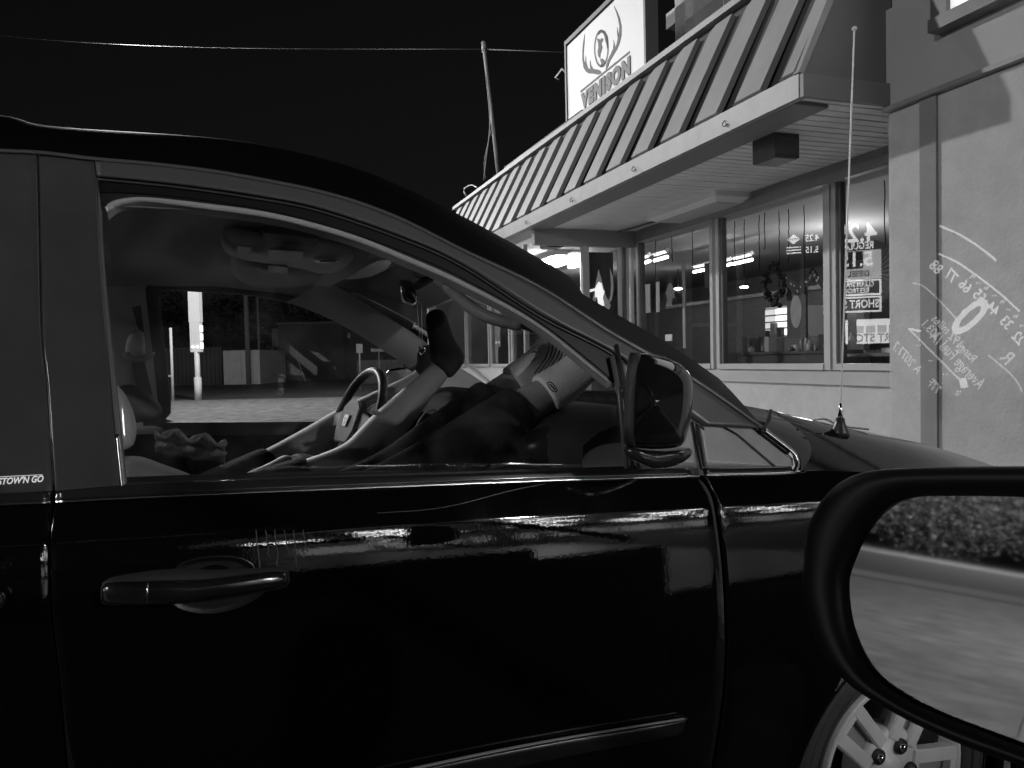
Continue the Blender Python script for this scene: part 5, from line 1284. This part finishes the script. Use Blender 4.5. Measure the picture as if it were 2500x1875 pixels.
ctext('R', 1140, 1195, .026, m_lcd2, .9); ctext('Average Fuel /A', 690, 1215, .022, m_lcd2, .66); ctext('Range', 772, 1140, .016, m_lcd2); ctext('192 miles', 600, 955, .017, m_lcd2); ctext('303.1', 450, 940, .017, m_lcd2); ctext('A 2077.7', 235, 1195, .017, m_lcd2); ctext('77F', 480, 1450, .016, m_lcd2); ctext('0.', 690, 1510, .011, m_lcd2)

# ================================================================== ACROSS THE FORECOURT (outside the frame; it shows in paint, glass and mirror)
WSG = W1 + .02
def behind(px, py, t):
    """Point whose mirror image in the shop windows lies on this sight line, t metres beyond the glass (measured level)."""
    p = BF.hit(px, py, 'x', WSG); d = BF.i @ ray(px, py); k = math.hypot(d.x, d.y); q = p + d * (t / k); q.x = 2 * WSG - q.x; return q
def facing(px, t):
    q = behind(px, 856, t); p = BF.hit(px, 856, 'x', WSG); d = p - q; return math.degrees(math.atan2(d.y, d.x))
def sign_root(name, label, cat, px, py, t):
    q = behind(px, py, t); r = thing(name, label, cat, (q.x, q.y, 0), facing(px, t) - 90 - 0, frame=BF); return r, q.z
# local axes of such a sign: x runs to the reader's right when seen from the shop, +y points to the shop
def slab(r, nm, x0, x1, z0, z1, m, y=0.0, d=.12): return box(nm, x0, x1, y - d, y, z0, z1, m, r)
def stext(r, body, x, z, h, m, y=.006, sx=.8, bold=.02):
    return text('lettering', body, h, m, basis((-1, 0, 0), (0, 0, 1), (x, y, z)), r, sx=sx, bold=bold, ext=.003)
t1 = 14
r, _ = sign_root('price_sign', 'tall roadside price sign reading SHORT STOP, seen mirrored in the rightmost shop window', 'price sign', 2080, 700, t1)
def Z(py): return behind(2080, py, t1).z
k_ = (Z(600) - Z(700)) / 100
wS = 1.30
ms_d = mat('sign_dark', .02, .5); ms_l = glow('sign_lit_letters', 9, .8); ms_w = glow('sign_lit_panel', 4.5, .8)
hw = wS / 2
slab(r, 'panel', -hw, hw, Z(612), Z(545), ms_d); slab(r, 'panel', -hw, hw, Z(682), Z(613), ms_w); slab(r, 'price_box', -hw + .1, hw - .40, Z(657), Z(615), ms_d, .02, .1)
slab(r, 'panel', -hw, hw, Z(722), Z(684), ms_l); slab(r, 'panel_face', -hw + .05, hw - .05, Z(718), Z(688), ms_d, .012, .1)
slab(r, 'panel', -hw, hw, Z(763), Z(725), ms_l); slab(r, 'panel_face', -hw + .05, hw - .05, Z(759), Z(729), ms_d, .012, .1)
stext(r, '4.25', .10, Z(572), .62, ms_l, sx=.85); stext(r, 'REGULAR', .10, Z(602), .24, ms_l, sx=.75); stext(r, '5.15', .10, Z(636), .48, ms_l, .03, .9); stext(r, 'DIESEL', .15, Z(670), .20, ms_d, .01)
stext(r, 'CLEAN SPACIOUS', 0, Z(696), .17, ms_l, .02, .72); stext(r, 'RESTROOMS', 0, Z(711), .17, ms_l, .02, .8); stext(r, 'SHORT STOP', 0, Z(744), .28, ms_l, .02, .72)
box('post', -.1, .1, -.25, -.13, 0, Z(545), m_mid, r)
r2, _ = sign_root('store_sign', 'low lit SHORT STOP board, mirrored below the price sign in the rightmost shop window', 'sign', 2150, 808, 16)
def Z2(py): return behind(2150, py, 16).z
slab(r2, 'panel', -.95, .95, Z2(838), Z2(778), glow('sign_board_lit', 10, .8)); stext(r2, 'SHORT STOP', .0, Z2(825), .30, mat('sign_letter_grey', .25, .6, emit=3.0), sx=.85, bold=.03)
for k in range(5): box('letter_block', -.62 + k * .27, -.40 + k * .27, .003, .012, Z2(812), Z2(794), mat('sign_letter_grey2', .25, .6, emit=5.5), r2)
box('post', -.8, -.7, -.1, -.02, 0, Z2(838), m_mid, r2); box('post', .7, .8, -.1, -.02, 0, Z2(838), m_mid, r2)
r3, _ = sign_root('brand_sign', 'small dark sign with a pale SUNOCO diamond, mirrored in the middle shop window', 'sign', 1958, 598, 30)
def Z3(py): return behind(1958, py, 30).z
slab(r3, 'panel', -.8, .8, Z3(627), Z3(566), ms_d)
prism('logo', [(-.62 + .0, .004, Z3(583)), (-.35, .004, Z3(571)), (-.08, .004, Z3(583)), (-.35, .004, Z3(595))], (0, .005, 0), ms_l, r3)
stext(r3, 'SUNOCO', -.35, Z3(583), .12, ms_d, .012, .8) if False else None
tx = stext(r3, 'SUNOCO', -.35, Z3(583), .13, ms_d, .012, .75)
for k in range(3): box('stripe', -.66, -.04, .004, .012, Z3(604 + k * 7), Z3(601 + k * 7), ms_l, r3)
stext(r3, '4.25', .42, Z3(583), .42, ms_l); stext(r3, '5.15', .42, Z3(612), .40, ms_l)
box('post', -.1, .1, -.25, -.13, 0, Z3(566), m_mid, r3)

# filling station canopy with its rows of tube lamps (mirrored along the van's door)
fc = thing('fuel_canopy', 'flat filling station canopy whose rows of tube lamps mirror along the minivan door', 'canopy', (18.5, -9, 0), 6)
m_tube2 = glow('canopy_tube', 26)
box('roof', -13, 13, -5, 5, 3.7, 4.2, m_soffit, fc)
box('edge', -13.1, 13.1, 5.001, 5.1, 3.5, 4.3, mat('canopy_edge', .35, .6, emit=.10), fc)
for r_, yy in enumerate((-4.4, -2.4, .2, 2.2, 4.4)):
    for k in range(6): box('tube_lamp', -11.8 + k * 4.1 + (r_ * 1.7) % 3, -10.2 + k * 4.1 + (r_ * 1.7) % 3, yy - .035, yy + .035, 3.58, 3.69, m_tube2, fc)
for x in (-8, 0, 8):
    box('column', x - .25, x + .25, -.25, .25, 0, 3.69, mat('canopy_column', .15, .6), fc)
bk = thing('station_building', 'long low station building with lit windows beyond the filling station canopy', 'building', (26, -17, 0), 20)
box('wall', -16, 16, -4, 0, 0, 3.8, mat('station_wall', .55, .8), bk)
for k in range(9): box('window', -14.5 + k * 3.2, -12 + k * 3.2, .002, .04, .9, 2.7, glow('station_window', 1.1), bk)
# fuel pumps
for k in range(3):
    p = thing('fuel_pump', ['leftmost fuel pump under the station canopy', 'middle fuel pump under the station canopy', 'rightmost fuel pump under the station canopy'][k], 'fuel pump', (12 + k * 7, -9.7 + k * .74, 0), 6, 'fuel pumps')
    box('body', -.4, .4, -.25, .25, 0, 1.6, mat('pump_body', .3, .4), p, bevel=.02); box('screen', -.25, .25, .252, .26, 1.1, 1.4, glow('pump_screen', 1.5), p); tube('hose', cr([(.42, 0, 1.2), (.6, .1, .7), (.5, .1, .3), (.42, 0, .8)], 14), .02, m_rubber, p)

# trees and lit ground that show in the near mirror
for i, (x, y) in enumerate(((-58, -6), (-60, -15), (-59, -24), (-61, -34), (-58, 3))):
    t = thing('roadside_tree', ['bushy tree by the side road, nearest the drive', 'bushy tree second along the side road', 'bushy tree third along the side road', 'bushy tree at the far end of the side road', 'bushy tree beyond the parking lot corner'][i], 'tree', (x, y, 0))
    tube('trunk', [(0, 0, 0), (.2, .1, 3)], [.35, .2], m_wood, t); bm = bmesh.new()
    for k in range(9000):
        r_ = random.random() ** .35 * 6.8; an = random.uniform(0, 6.28); el = random.uniform(-1, 1)
        c = Vector((r_ * math.cos(an) * math.sqrt(1 - el * el), r_ * math.sin(an) * math.sqrt(1 - el * el), 5.2 + el * r_ * .8)); s = random.uniform(.07, .18)
        bm.faces.new([bm.verts.new(c + Vector([random.uniform(-s, s) for _ in range(3)])) for _ in range(3)])
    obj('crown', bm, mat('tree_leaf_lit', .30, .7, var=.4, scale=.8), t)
kb = box('kerb', -21, -20.8, -60, 30, 0, .13, mat('kerb_concrete', .35, .8)); kb['kind'] = 'structure'
lamp('mirror_trees_fill', 'POINT', (-44, -14, 9), 6500, .3)  # added, unseen lamp; brightens the trees and verge the near mirror shows
